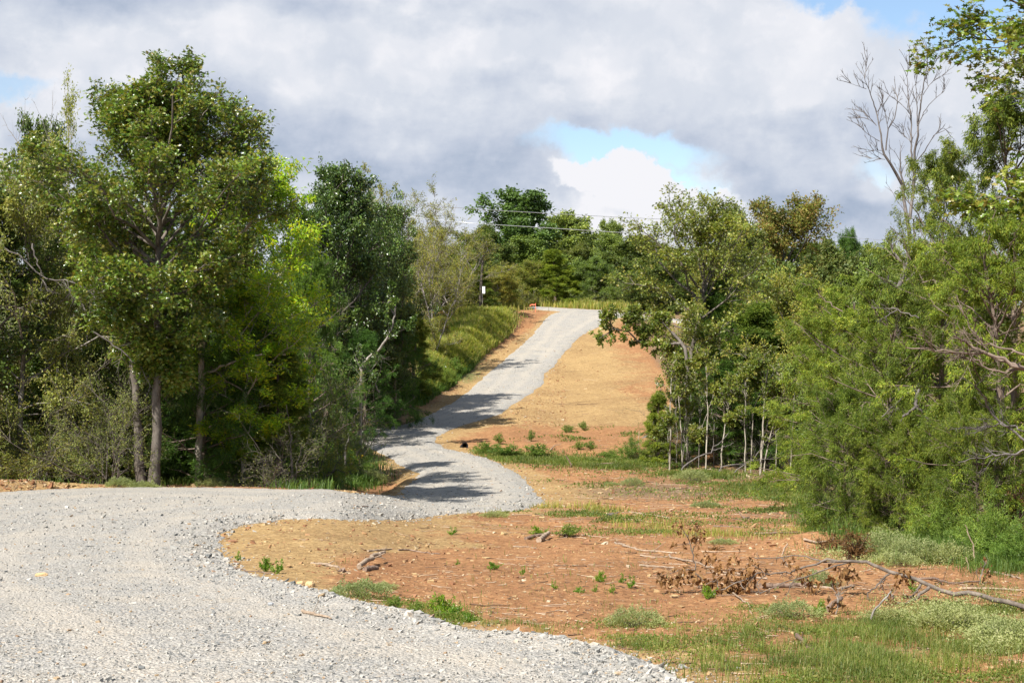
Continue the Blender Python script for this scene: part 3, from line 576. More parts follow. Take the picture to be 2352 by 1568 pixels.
def twiggy(key, name, seed, Ht, a, leaf, n=9, nl=2, L=(.03, .05), bark='bark_grey', n2=9, n3=7, r=.022, wob=.2, trunk_name='stem', crown_name='foliage', e=(35, 85), ratio=.55):
    rs = np.random.RandomState(seed); wood = MB(); fol = MB(); az = np.arange(n)*2.399; el = np.radians(rs.uniform(e[0], e[1], n)); d = np.stack([np.cos(el)*np.cos(az), np.cos(el)*np.sin(az), np.sin(el)], -1)
    o = np.stack([rs.normal(0, .1*a, n), rs.normal(0, .1*a, n), np.full(n, -.08)], -1); Lb = np.minimum(Ht/np.maximum(np.sin(el), .2), a/np.maximum(np.cos(el), .12))*rs.uniform(.75, 1, n)
    B1 = shoot(o, d, Lb, 9, rs, .0, wob); tubes(wood, B1, np.full((n, 1), r)*rs.uniform(.6, 1.2, (n, 1))*np.linspace(1, .25, 9)[None], 5)
    B2, _ = grow(B1, n2, rs, (25, 60), (.25, .5), (.15, 1), .05, .1, wob, 6); tubes(wood, B2, np.full((len(B2), 1), r*.33)*np.linspace(1, .35, 6)[None], 4)
    B3, _ = grow(B2, n3, rs, (25, 65), (.3, .6), (.1, 1), .0, .1, wob, 4, minL=.12); tubes(wood, B3, np.full((len(B3), 1), max(.0028, r*.13))*np.linspace(1, .5, 4)[None], 3)
    if nl: foliate(fol, B3, rs, nl, L, ratio, (.2, 1.05), .03, .5, .1)
    reg(key, finish(name, wood, fol, bark, leaf, 2*a, Ht, trunk_name, crown_name))
def weed(key, name, seed, Ht, a, leaf, n=14, nl=10, L=(.02, .04), ratio=.5, e=(15, 85), n2=4, bark='weed', r=.003, droop=0.1, flat=False):
    rs = np.random.RandomState(seed); wood = MB(); fol = MB(); az = np.arange(n)*2.399; el = np.radians(rs.uniform(e[0], e[1], n)); d = np.stack([np.cos(el)*np.cos(az), np.cos(el)*np.sin(az), np.sin(el)], -1)
    Lb = 1/np.sqrt((np.cos(el)/a)**2+(np.sin(el)/Ht)**2)*rs.uniform(.7, 1.0, n); o = rs.normal(0, .05*a, (n, 3))*[1, 1, 0]
    B1 = shoot(o, d, Lb, 6, rs, -.05, .15); tubes(wood, B1, np.full((n, 1), r)*np.linspace(1, .4, 6)[None], 3)
    B2, _ = grow(B1, n2, rs, (25, 60), (.25, .5), (.3, 1), 0, .1, .1, 4, minL=.03); B = B2 if n2 else B1
    foliate(fol, B2, rs, nl, L, ratio, (.1, 1.05), .006, .7, droop); foliate(fol, B1[:, :], rs, nl, L, ratio, (.2, 1.02), .006, .7, droop)
    reg(key, finish(name, wood, fol, bark, leaf, 2*a, Ht, 'stem', 'foliage'))

broadleaf('oak', 'oak_tree', 1, 9.6, 2.3, 3.1, 'oak', 'bark', 64, 9, 9, 16, (.085, .135), .62, .105, (-5, 80), 'lobed', .86, .07, bulge=.16, lvar=.84)
broadleaf('elm1', 'elm_tree', 2, 7.2, 2.5, -.8, 'elm', 'bark_grey', 36, 12, 10, 14, (.05, .085), .55, .08, (-5, 75), leader=.8, droop=.2, spread=.07)
broadleaf('elm2', 'elm_tree', 3, 7.0, 2.4, -.4, 'elm', 'bark_grey', 34, 12, 10, 13, (.05, .085), .55, .08, (-10, 75), leader=.75, droop=.2, stems=2, spread=.07)
broadleaf('ash', 'young_ash_tree', 4, 8.0, 1.75, 1.2, 'bright', 'bark_pale', 26, 11, 8, 12, (.09, .15), .32, .07, (10, 75), leader=.78, droop=.25, spread=.07)
broadleaf('birch', 'slender_tree', 5, 8.6, 1.0, 3.0, 'yellowish', 'bark_pale', 16, 7, 5, 6, (.06, .10), .5, .06, (30, 75), leader=.9, droop=.3)
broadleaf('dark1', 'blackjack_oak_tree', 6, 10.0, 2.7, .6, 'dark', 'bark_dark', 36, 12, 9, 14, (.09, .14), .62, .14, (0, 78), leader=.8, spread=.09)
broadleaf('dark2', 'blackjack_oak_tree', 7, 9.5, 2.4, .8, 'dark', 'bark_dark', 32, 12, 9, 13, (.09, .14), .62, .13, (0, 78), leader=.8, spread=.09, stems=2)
broadleaf('olive1', 'thin_leaved_tree', 8, 9.5, 2.6, .2, 'olive', 'bark_grey', 28, 11, 9, 6, (.08, .12), .5, .08, (15, 80), leader=.75, twigR=.007, stems=2)
broadleaf('olive2', 'thin_leaved_tree', 9, 9.0, 2.4, -.5, 'olive', 'bark_grey', 30, 11, 9, 7, (.08, .12), .5, .08, (5, 78), leader=.72, twigR=.007, stems=3)
broadleaf('round', 'hackberry_tree', 10, 9.3, 2.7, 3.2, 'round', 'bark', 30, 11, 8, 10, (.10, .15), .62, .12, (0, 72), leader=.75, droop=.2, spread=.08, kind='lobed')
broadleaf('rust', 'rusty_oak_tree', 11, 9.5, 3.1, 2.0, 'rust', 'bark_dark', 28, 11, 8, 12, (.12, .18), .6, .13, (5, 75), leader=.76, spread=.12)
broadleaf('far1', 'woodland_tree', 12, 9.0, 3.2, -1.8, 'far', 'bark_dark', 30, 10, 8, 12, (.16, .25), .6, .14, (-10, 78), leader=.75, spread=.16)
broadleaf('far2', 'woodland_tree', 13, 9.0, 3.0, -1.8, 'farolive', 'bark_dark', 30, 10, 8, 12, (.14, .22), .6, .14, (-5, 78), leader=.78, spread=.16)
broadleaf('far3', 'woodland_tree', 14, 10.0, 2.9, 1.5, 'fargreen', 'bark', 26, 10, 8, 12, (.18, .28), .7, .14, (5, 78), leader=.78, spread=.16)
broadleaf('mid1', 'understorey_tree', 15, 6.0, 2.3, -1.2, 'olive', 'bark_grey', 30, 11, 8, 12, (.08, .13), .5, .06, (5, 78), leader=.75, stems=2, spread=.09)
broadleaf('mid2', 'understorey_tree', 16, 6.0, 2.2, -1.2, 'far', 'bark_grey', 30, 11, 8, 12, (.09, .14), .5, .06, (0, 78), leader=.78, spread=.09)
cedar('cedar1', 'cedar_tree', 21, 5.5, 1.5, .15, nl=22, ratio=.18, spread=.04)
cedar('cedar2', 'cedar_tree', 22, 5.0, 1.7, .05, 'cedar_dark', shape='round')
cedar('cedar3', 'cedar_tree', 23, 4.5, 1.25, .0, 'cedar_bright', nl=22, ratio=.18, spread=.04)
cedar('bigcedar1', 'large_cedar_tree', 24, 6.0, 2.2, .1, 'cedar', 64, 7, 4, 44, (.035, .085), .24, .12, .7, 'open', up=-.2, spread=.034)
cedar('bigcedar2', 'large_cedar_tree', 25, 6.5, 2.3, .6, 'cedar_bright', 60, 7, 4, 44, (.04, .095), .22, .12, .8, 'open', up=-.25, spread=.032)
cedar('lowcedar', 'young_cedar_tree', 26, 2.6, 1.5, .0, 'cedar', 60, 10, 5, 18, (.05, .10), .13, .05, .5, 'round', up=-.1)
twiggy('brush1', 'twiggy_bush', 31, 4.5, 1.6, 'olive', 11, 9, (.035, .06), 'bark', n2=10, n3=8, wob=.25)
twiggy('brush2', 'twiggy_bush', 32, 3.5, 1.7, 'elm', 13, 9, (.035, .06), 'bark', n2=10, n3=8, wob=.28)
twiggy('brush3', 'tangled_bare_bush', 33, 2.6, 1.6, 'elm', 14, 2, (.03, .055), 'bark', n2=10, n3=8, wob=.35, e=(5, 85))
twiggy('leafbush', 'leafy_bush', 34, 2.2, 1.2, 'elm', 14, 9, (.045, .08), n2=9, n3=6, r=.014)
twiggy('greenbush', 'leafy_bush', 35, 2.0, 1.3, 'far', 16, 12, (.05, .09), n2=9, n3=6, r=.014, e=(10, 85))
twiggy('tallbare', 'bare_sapling', 36, 8.5, 1.2, 'elm', 4, 0, n2=10, n3=6, r=.035, wob=.14, e=(72, 86), trunk_name='trunk')
def cushion(key, seed, Ht, a, n=5200):
    rs = np.random.RandomState(seed); fol = MB(); wood = MB(); az = rs.uniform(0, 2*pi, n); u = np.sqrt(rs.uniform(0, 1, n)); lob = 1+.6*fbm(np.cos(az)*2+seed, np.sin(az)*2, 1.6, 4, seed)+rs.normal(0, .06, n)
    r = u*a*lob; z = Ht*np.sqrt(np.clip(1-u**2.2, 0, 1))*(1+1.0*fbm(r*np.cos(az)/a*3, r*np.sin(az)/a*3, 1.4, 3, seed+2))*rs.uniform(.72, 1.04, n); pos = np.stack([r*np.cos(az), r*np.sin(az), np.maximum(z, .012)], -1)
    ax = norm(np.stack([np.cos(az)*u, np.sin(az)*u, np.full(n, .6)], -1)+rs.normal(0, .5, (n, 3))); L_ = rs.uniform(.018, .034, n); leaves(fol, pos, ax, norm(rs.normal(0, .5, (n, 3))+[0, 0, 1]), L_, L_*.6, .15)
    m = 60; a2 = rs.uniform(0, 2*pi, m); d = norm(np.stack([np.cos(a2), np.sin(a2), rs.uniform(.2, 1.4, m)], -1)); B = shoot(np.zeros((m, 3)), d, rs.uniform(.6, .95, m)*np.where(d[:, 2] > .7, Ht, a*.85), 6, rs, -.05, .15); tubes(wood, B, np.full((m, 1), .003)*np.linspace(1, .4, 6)[None], 3)
    reg(key, finish('low_spreading_plant', wood, fol, 'bark', 'pale', 2*a, Ht, 'stem', 'foliage'))
cushion('mound', 41, .18, .45, 4200); cushion('mound2', 42, .23, .5, 4600)
weed('sprout', 'leafy_sprout', 43, .22, .13, 'sprout', 7, 7, (.025, .05), .45, (35, 88), 3)
weed('sproutbush', 'leafy_seedling_clump', 44, .30, .26, 'sprout', 20, 9, (.025, .05), .5, (20, 88), 4)
weed('herb', 'weedy_plant', 45, .45, .3, 'weed', 22, 10, (.03, .06), .3, (35, 88), 4)
weed('herbbig', 'weedy_bush', 46, 1.1, .7, 'weed', 60, 26, (.045, .085), .13, (25, 88), 5, r=.006)

USED = set()
def place(key, px, Y, top, width, label, cat='tree', group=None, rot=None, dx=0, tilt=0, gy=None):
    r, wn, hn = PROTO[key]
    if key not in USED: o = r; USED.add(key)
    else: o = copy_tree(r)
    b = on_ground(px, Y) if gy is None else W(px, gy, Y); h = (CY-top)/F0*Y-b[2]; sx = width/F0*Y/wn; sz = h/hn
    o.location = b; o.scale = (sx, sx, sz); rd = random.Random(int(px*7+Y*13)); o.rotation_euler = (radians(tilt)*0, radians(tilt), rd.uniform(0, 6.28) if rot is None else rot)
    tag(o, label, cat, group); return o

TREES = [
 # ---- left wood, front row
 ('oak', 352, 31, 158, 440, 'tall glossy oak with a bare lower trunk rising above the left wood'),
 ('elm1', 45, 33, 335, 380, 'broad olive small-leaved elm cut by the left edge of the photo'),
 ('elm2', 150, 35.5, 400, 330, 'olive small-leaved elm leaning on the left side of the tall oak'),
 ('birch', 165, 38, 165, 90, 'slender yellow-green tree poking up left of the tall oak crown'),
 ('dark1', 75, 42, 272, 150, 'dark leafy tree behind the elms at the far left'),
 ('tallbare', 12, 40, 215, 150, 'bare grey sapling reaching above the wood at the extreme left'),
 ('tallbare', 95, 41, 225, 110, 'bare twiggy sapling between the left edge and the slender yellow-green tree'),
 ('ash', 600, 36, 330, 270, 'bright yellow-green ash standing right of the tall oak'),
 ('ash', 560, 33.5, 610, 280, 'lower bright green ash with lit leaves under the taller ash'),
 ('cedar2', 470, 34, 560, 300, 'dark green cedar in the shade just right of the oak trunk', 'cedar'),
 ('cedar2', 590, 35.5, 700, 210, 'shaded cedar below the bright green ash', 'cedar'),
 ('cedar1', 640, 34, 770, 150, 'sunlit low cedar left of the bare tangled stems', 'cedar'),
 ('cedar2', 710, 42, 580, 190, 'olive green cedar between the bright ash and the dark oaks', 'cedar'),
 ('brush2', 250, 31.5, 700, 330, 'twiggy grey-green bush left of the oak trunk foot', 'bush'),
 ('brush1', 90, 31.5, 760, 330, 'brown twiggy bush at the left edge beside the gravel', 'bush'),
 ('leafbush', 30, 32, 960, 300, 'shaded leafy bush at the foot of the left edge trees', 'bush'),
 ('leafbush', 190, 32.5, 900, 260, 'shaded leafy bush under the elms left of the oak', 'bush'),
 ('elm1', 230, 37, 640, 330, 'dense shaded elm filling the wood behind the oak trunk'),
 ('elm2', 60, 38, 620, 330, 'dense shaded elm behind the left edge bushes'),
 ('brush1', 720, 36.5, 640, 220, 'thin grey twiggy bush at the right end of the near wood', 'bush'),
 ('brush3', 640, 31.8, 930, 190, 'tangled bare bush in deep shade by the gravel', 'bush'),
 ('brush2', 745, 47, 690, 130, 'pale olive twiggy bush beside the dark oaks', 'bush'),
 ('brush3', 775, 44, 800, 220, 'sprawling bare grey branches above the grassy ditch', 'bush'),
 # ---- left wood, second row along the climbing road
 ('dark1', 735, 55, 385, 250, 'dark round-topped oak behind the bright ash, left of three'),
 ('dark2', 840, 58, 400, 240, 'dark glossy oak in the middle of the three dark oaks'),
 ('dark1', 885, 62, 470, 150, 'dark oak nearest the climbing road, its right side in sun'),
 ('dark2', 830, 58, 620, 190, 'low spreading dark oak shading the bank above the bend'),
 ('cedar2', 905, 59, 700, 150, 'shaded cedar under the dark oak beside the earth bank', 'cedar'),
 ('cedar2', 840, 54, 760, 150, 'small dark cedar left of the leaning pale trunk', 'cedar'),
 ('cedar1', 950, 66, 720, 90, 'dark green cedar at the lower edge of the grassy bank', 'cedar'),
 ('olive2', 840, 80, 385, 160, 'feathery bare-topped tree showing behind the dark oaks'),
 ('olive1', 1000, 84, 430, 170, 'half-bare rounded tree on the skyline left of the power lines'),
 ('olive2', 950, 80, 510, 180, 'olive thin-leaved tree crossed by the upper power line'),
 ('olive2', 1000, 75, 498, 150, 'olive tree at the upper end of the dark oaks shading the hill road'),
 ('olive1', 1035, 93, 520, 200, 'sparse grey-branched tree spreading over the grassy bank'),
 ('olive2', 985, 88, 600, 190, 'low grey-twigged olive tree at the top of the bank'),
 ('mid2', 1115, 108, 560, 110, 'green tree standing just behind the white sign'),
 ('leafbush', 1106, 98.5, 655, 60, 'dark little bush at the foot of the white sign', 'bush'),
 ('mid1', 1085, 104, 590, 140, 'olive bush tree behind the white sign'),
 ('cedar1', 1100, 98, 610, 70, 'dark slim cedar beside the white sign', 'cedar'),
 # ---- far treeline
 ('far3', 1168, 125, 440, 160, 'bright green round tree standing highest in the far treeline'),
 ('far2', 1120, 120, 520, 150, 'olive tree below the bright green round tree, left side'),
 ('far1', 1215, 122, 545, 150, 'dark tree under the right side of the bright green round tree'),
 ('far1', 1300, 132, 488, 160, 'dark rounded oak just right of the bright green round tree'),
 ('far1', 1410, 136, 508, 90, 'small dark treetop under the end of the lower power line'),
 ('far2', 1340, 124, 560, 130, 'dull green tree in the far treeline right of the bright cedar'),
 ('mid2', 1400, 118, 540, 150, 'blue-green tree in the far treeline above the road crest'),
 ('mid2', 1370, 114, 590, 120, 'blue-green leafy tree at the edge of the far meadow'),
 ('cedar3', 1275, 113, 575, 105, 'bright green cedar in the middle of the far treeline', 'cedar'),
 ('cedar3', 1318, 114, 610, 70, 'smaller bright cedar on the right side of the far cedar', 'cedar'),
 ('mid1', 1200, 114, 600, 110, 'olive bush tree left of the bright far cedar'),
 ('mid1', 1150, 110, 625, 90, 'low olive tree just right of the white sign'),
 ('leafbush', 1215, 112, 650, 90, 'low leafy bush at the back of the far meadow', 'bush'),
 ('greenbush', 1330, 112, 660, 90, 'dark green low bush above the road crest', 'bush'),
 ('far2', 1450, 116, 545, 150, 'brownish green tree behind the left side of the hackberry'),
 ('mid2', 1265, 119, 610, 120, 'blue-green leafy tree just behind the bright far cedar'),
 ('mid1', 1120, 104, 610, 110, 'olive brush at the top left of the far meadow'),
 ('mid2', 1465, 108, 620, 120, 'shaded green brush filling the gap above the hackberry limb'),
 ('far2', 1500, 100, 600, 140, 'brown-green brush behind the lower hackberry boughs'),
 ('greenbush', 1430, 110, 650, 110, 'shaded bush at the right end of the far meadow', 'bush'),
 # ---- right of the climb
 ('round', 1575, 50, 445, 300, 'spreading hackberry with forked trunk right of the tan slope'),
 ('far2', 1690, 68, 480, 150, 'olive crown on the skyline just right of the hackberry'),
 ('rust', 1838, 78, 452, 235, 'rust-tinged oak on the skyline right of the hackberry'),
 ('far1', 1760, 82, 540, 150, 'green tree in the gap between hackberry and rusty oak'),
 ('cedar2', 1955, 72, 528, 110, 'pointed dark cedar on the skyline left of the bare dead tree', 'cedar'),
 ('far1', 2040, 76, 560, 160, 'dark tree low on the skyline behind the bare dead tree'),
 ('far2', 1900, 66, 560, 180, 'dull green tree below the rusty oak'),
 ('mid2', 1780, 58, 600, 200, 'leafy green tree in the middle of the right wood'),
 ('mid1', 1880, 52, 620, 220, 'olive tree massed behind the near cedars'),
 ('mid1', 1690, 60, 590, 190, 'yellow-tinged tree right behind the hackberry'),
 ('mid2', 1990, 48, 600, 240, 'green understorey tree behind the dead tree trunk'),
 ('mid1', 1830, 46, 700, 230, 'olive brushy tree above the sapling thicket'),
 ('mid2', 1950, 40, 700, 230, 'dense green tree between thicket and near cedars'),
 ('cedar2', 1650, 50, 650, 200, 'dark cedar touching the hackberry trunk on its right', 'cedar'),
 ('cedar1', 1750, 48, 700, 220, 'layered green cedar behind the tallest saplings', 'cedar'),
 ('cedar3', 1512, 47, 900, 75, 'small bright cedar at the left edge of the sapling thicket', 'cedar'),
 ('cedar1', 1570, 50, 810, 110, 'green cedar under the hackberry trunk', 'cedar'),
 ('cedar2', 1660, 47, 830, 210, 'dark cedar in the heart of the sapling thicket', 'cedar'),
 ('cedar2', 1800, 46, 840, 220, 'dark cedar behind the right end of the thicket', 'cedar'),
 ('brush3', 1560, 47.5, 930, 190, 'brown twiggy brush under the left saplings', 'bush'),
 ('brush3', 1680, 47, 930, 220, 'brown twiggy brush under the middle saplings', 'bush'),
 ('brush3', 1800, 45, 930, 210, 'brown twiggy brush under the right saplings', 'bush'),
 ('brush2', 1730, 49, 830, 220, 'leafless undergrowth behind the sapling stems', 'bush'),
 ('bigcedar2', 1960, 31, 640, 360, 'bright drooping cedar behind the bushy near cedar', 'cedar'),
 ('bigcedar2', 1900, 38, 700, 210, 'yellow-green drooping cedar at the right end of the thicket', 'cedar'),
 ('bigcedar1', 2035, 23.5, 640, 330, 'dense green cedar reaching the ground beside the orange earth', 'cedar'),
 ('lowcedar', 1945, 24, 880, 220, 'low bushy cedar nearest the pale weeds', 'cedar'),
 ('lowcedar', 2080, 22.8, 930, 230, 'dark skirt of young cedar beside the dead cedar stub', 'cedar'),
 ('bigcedar1', 2165, 24, 330, 300, 'tall loose cedar in front of the bare dead tree', 'cedar'),
 ('bigcedar2', 2290, 20, 480, 420, 'bright feathery cedar filling the right edge of the photo', 'cedar'),
 ('bigcedar1', 2340, 22.5, 190, 420, 'tallest cedar at the right edge below the oak leaves', 'cedar'),
 ('lowcedar', 2250, 19.5, 880, 240, 'yellow-green young cedar low at the right edge', 'cedar'),
 ('bigcedar1', 2200, 27, 560, 330, 'cedar in the shade between the two tall near cedars', 'cedar'),
]
for t_ in TREES:
    key, px, Y, top, width, label = t_[:6]; cat = t_[6] if len(t_) > 6 else 'tree'
    place(key, px, Y, top, width, label, cat)
# dark depth of the left wood: trees only partly glimpsed between the front ones
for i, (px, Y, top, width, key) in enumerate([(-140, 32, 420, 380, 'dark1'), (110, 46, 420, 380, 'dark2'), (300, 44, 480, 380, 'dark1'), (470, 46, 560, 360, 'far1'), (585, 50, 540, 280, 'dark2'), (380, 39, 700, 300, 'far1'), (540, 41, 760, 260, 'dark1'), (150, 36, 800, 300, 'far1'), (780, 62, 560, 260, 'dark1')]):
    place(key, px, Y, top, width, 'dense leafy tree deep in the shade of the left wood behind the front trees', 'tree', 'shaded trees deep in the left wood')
for i, (px, Y, top, width, key) in enumerate([(1300, 142, 560, 260, 'far1'), (1100, 138, 560, 260, 'far1'), (1500, 140, 560, 260, 'far2'), (1440, 128, 600, 200, 'far1'), (1240, 134, 590, 220, 'far2'), (1640, 110, 560, 260, 'far1'), (1850, 100, 560, 300, 'far2'), (2100, 90, 590, 300, 'far1'), (980, 110, 560, 240, 'far1'), (2200, 40, 560, 360, 'far2'), (1340, 150, 540, 220, 'far2'), (1160, 150, 560, 220, 'far1'), (1420, 150, 570, 220, 'far1'), (1220, 165, 590, 300, 'far1'), (1380, 165, 590, 300, 'far2'), (1560, 120, 590, 220, 'far1'), (900, 100, 560, 260, 'far2'), (1060, 118, 590, 200, 'far1')]):
    place(key, px, Y, top, width, 'leafy tree massed behind the treeline, only glimpsed between nearer crowns', 'tree', 'trees massed behind the treeline')

# ================================================================== traced plants: saplings, dead wood, fallen branch
def resample(p, K):
    p = np.asarray(p, float); d = np.concatenate([[0], np.cumsum(np.linalg.norm(np.diff(p, axis=0), axis=1))]); t = np.linspace(0, d[-1], K)
    return np.stack([np.interp(t, d, p[:, i]) for i in range(3)], -1)
def traced(name, lines, Y, label, cat, bark, leaf=None, depth=.5, twigs=(5, 5), nl=4, L=(.05, .09), ratio=.5, tr=.003, leaf_from=0.0, seed=0, group=None, frac=(.2, .4), ground_foot=True, kind='leaf', wob=.02, leaf_lines=None, tt=(.3, 1.0), droop=.1, minL=.1, lift=.1, ang=(25, 60)):
    """lines: (r_start, r_end, [(px, py), ...]) in layout pixels at distance Y; px/py turn into a real place with its own depth"""
    rs = np.random.RandomState(seed+7); K = 14; P = []; R = []
    for (r0, r1, pts) in lines:
        q = []
        for p in pts:
            yy = Y+depth*2*(vnoise(np.array([p[0]*.016+seed*3.1]), np.array([p[1]*.016]), seed)[0]-.5) if len(p) == 2 else p[2]
            q.append(W(p[0], p[1], yy))
        q = resample(q, K); q[1:-1] += rs.normal(0, wob, (K-2, 3))*min(1, np.linalg.norm(q[-1]-q[0])); P.append(q); R.append(np.linspace(r0, r1, K))
    P = np.array(P); R = np.array(R); base = P[0, 0].copy()
    if ground_foot: base[2] = float(ground_z(base[0], base[1])); P[0, 0, 2] = base[2]-.08
    P = P-base; root = empty(name, base); wood = MB(); fol = MB(); tubes(wood, P, R, 6)
    src = P if leaf_lines is None else P[leaf_lines]
    if twigs:
        B2, _ = grow(src, twigs[0], rs, ang, frac, tt, .05, lift, .12, 5, minL=minL); tubes(wood, B2, np.full((len(B2), 1), tr*1.6)*np.linspace(1, .4, 5)[None], 4)
        B3, _ = grow(B2, twigs[1], rs, ang, (.3, .6), (.2, 1), 0, lift, .12, 4, minL=.06); tubes(wood, B3, np.full((len(B3), 1), tr)*np.linspace(1, .45, 4)[None], 3)
        if leaf: foliate(fol, B3, rs, nl, L, ratio, (.2, 1.05), .02, .5, droop, kind=kind)
    wood.obj('trunk' if cat == 'tree' else 'stem', M[bark], root, smooth=True)
    if leaf and fol.n: fol.obj('foliage', M[leaf], root)
    tag(root, label, cat, group); return root, P+base
def cr(pts, ox, oy, k): return [(ox+a*k, oy+b*k) for a, b in pts]
T1 = lambda pts: cr(pts, 1470, 686, .2687)
sap = 'saplings of the thicket right of the road'
SAP = [
 ([(.028, .010, T1([(250, 1440), (262, 1150), (258, 900), (270, 740), (270, 560)])), (.012, .006, T1([(240, 1210), (165, 1150)])), (.01, .004, T1([(262, 1150), (230, 1060)]))], 45.0, 'pale sapling at the left end of the thicket with a short stub branch'),
 ([(.026, .010, T1([(362, 1400), (345, 1000), (330, 850), (335, 750), (320, 560)]))], 45.6, 'second pale sapling from the left end of the thicket'),
 ([(.018, .010, T1([(405, 1400), (402, 1200), (395, 1000), (420, 760)]))], 46.2, 'short thin sapling right of the second thicket sapling'),
 ([(.026, .012, T1([(560, 1420), (580, 1000), (570, 750), (565, 500)])), (.012, .006, T1([(570, 750), (515, 650), (490, 540)])), (.012, .005, T1([(590, 930), (625, 830), (645, 750)])), (.010, .005, T1([(575, 980), (500, 1160)]))], 45.0, 'forked white sapling under the hackberry trunk'),
 ([(.024, .010, T1([(690, 1450), (710, 1200), (755, 930), (750, 700)])), (.012, .006, T1([(755, 930), (770, 850), (800, 790), (850, 640)]))], 44.6, 'sapling with a V-shaped fork crossed by the leaning pole'),
 ([(.024, .010, T1([(900, 1490), (895, 1050), (905, 880), (890, 700)])), (.008, .004, T1([(893, 1050), (810, 1020)]))], 44.2, 'straight slim sapling in the middle of the thicket'),
 ([(.028, .012, T1([(945, 1480), (965, 1000), (920, 850), (900, 700), (870, 560)])), (.014, .006, T1([(965, 1000), (985, 900), (1030, 800), (990, 650)]))], 44.4, 'Y-shaped sapling in the middle of the thicket'),
 ([(.038, .012, T1([(1025, 1480), (1050, 1150), (1065, 760), (1095, 600), (1060, 470)])), (.014, .006, T1([(1065, 760), (1035, 650), (1010, 560)]))], 44.0, 'tallest and thickest pale sapling of the thicket'),
 ([(.024, .008, T1([(1055, 1440), (1130, 1100), (1200, 930), (1220, 760), (1230, 600)]))], 44.2, 'sapling leaning right from the foot of the tallest sapling'),
 ([(.020, .008, T1([(1030, 1490), (1060, 1150), (1130, 950), (1150, 780), (1185, 640)])), (.010, .005, T1([(1130, 950), (1100, 760)]))], 44.8, 'slender sapling fanning out behind the tallest sapling'),
 ([(.024, .008, T1([(1280, 1510), (1300, 1250), (1315, 1000), (1320, 690)])), (.008, .004, T1([(1316, 1020), (1380, 990), (1420, 900)]))], 43.4, 'lone straight sapling at the right end of the thicket'),
 ([(.018, .008, T1([(1160, 1500), (1165, 1250), (1150, 1000)]))], 44.0, 'short dead sapling between the fan of stems and the lone sapling'),
]
for i, (ln, Y, lab) in enumerate(SAP):
    ln = [(a*1.0, b*.9, p) for a, b, p in ln]
    traced('pale_sapling', ln, Y, lab, 'tree', 'bark_pale', 'round', .25, (14, 8), 8, (.07, .12), .5, .005, seed=i, group=sap, frac=(.2, .38), tt=(.55, 1.0), wob=.008, minL=.3)
rs = np.random.RandomState(77)
for i in range(24):
    px = 1508+i*14.5+rs.uniform(-8, 8); Y = 46+rs.uniform(-.5, 1.5); top = rs.uniform(860, 960); dx = rs.uniform(-18, 18)
    traced('thin_sapling', [(.016, .007, [(px, 1085), (px+dx*.4, (1085+top)/2), (px+dx, top)])], Y, 'thin grey stem standing in the shade among the thicket saplings', 'tree', 'bark_grey', 'elm', .2, (7, 5), 2, (.05, .08), .5, .004, seed=40+i, group='thin shaded stems of the thicket', frac=(.15, .3), tt=(.4, 1))
traced('leaning_pole', [(.032, .012, T1([(330, 1445), (450, 1380), (610, 1300), (700, 1210), (790, 1120)])), (.016, .008, T1([(610, 1300), (740, 1260), (800, 1230)]))], 44.4, 'pale dead pole leaning through the left half of the thicket', 'dead branch', 'bark_dead', None, .1, None, seed=3)
traced('dead_branch', [(.020, .008, T1([(640, 1440), (760, 1425), (900, 1400), (1100, 1370), (1280, 1350)]))], 43.6, 'long pale branch lying low across the foot of the thicket', 'dead branch', 'bark_dead', None, .1, (3, 2), seed=4)
traced('dead_branch', [(.020, .006, T1([(780, 1490), (960, 1370), (1100, 1200), (1290, 1010)]))], 43.9, 'thin dead branch slanting up to the right in the thicket', 'dead branch', 'bark_dead', None, .1, (3, 2), seed=5)
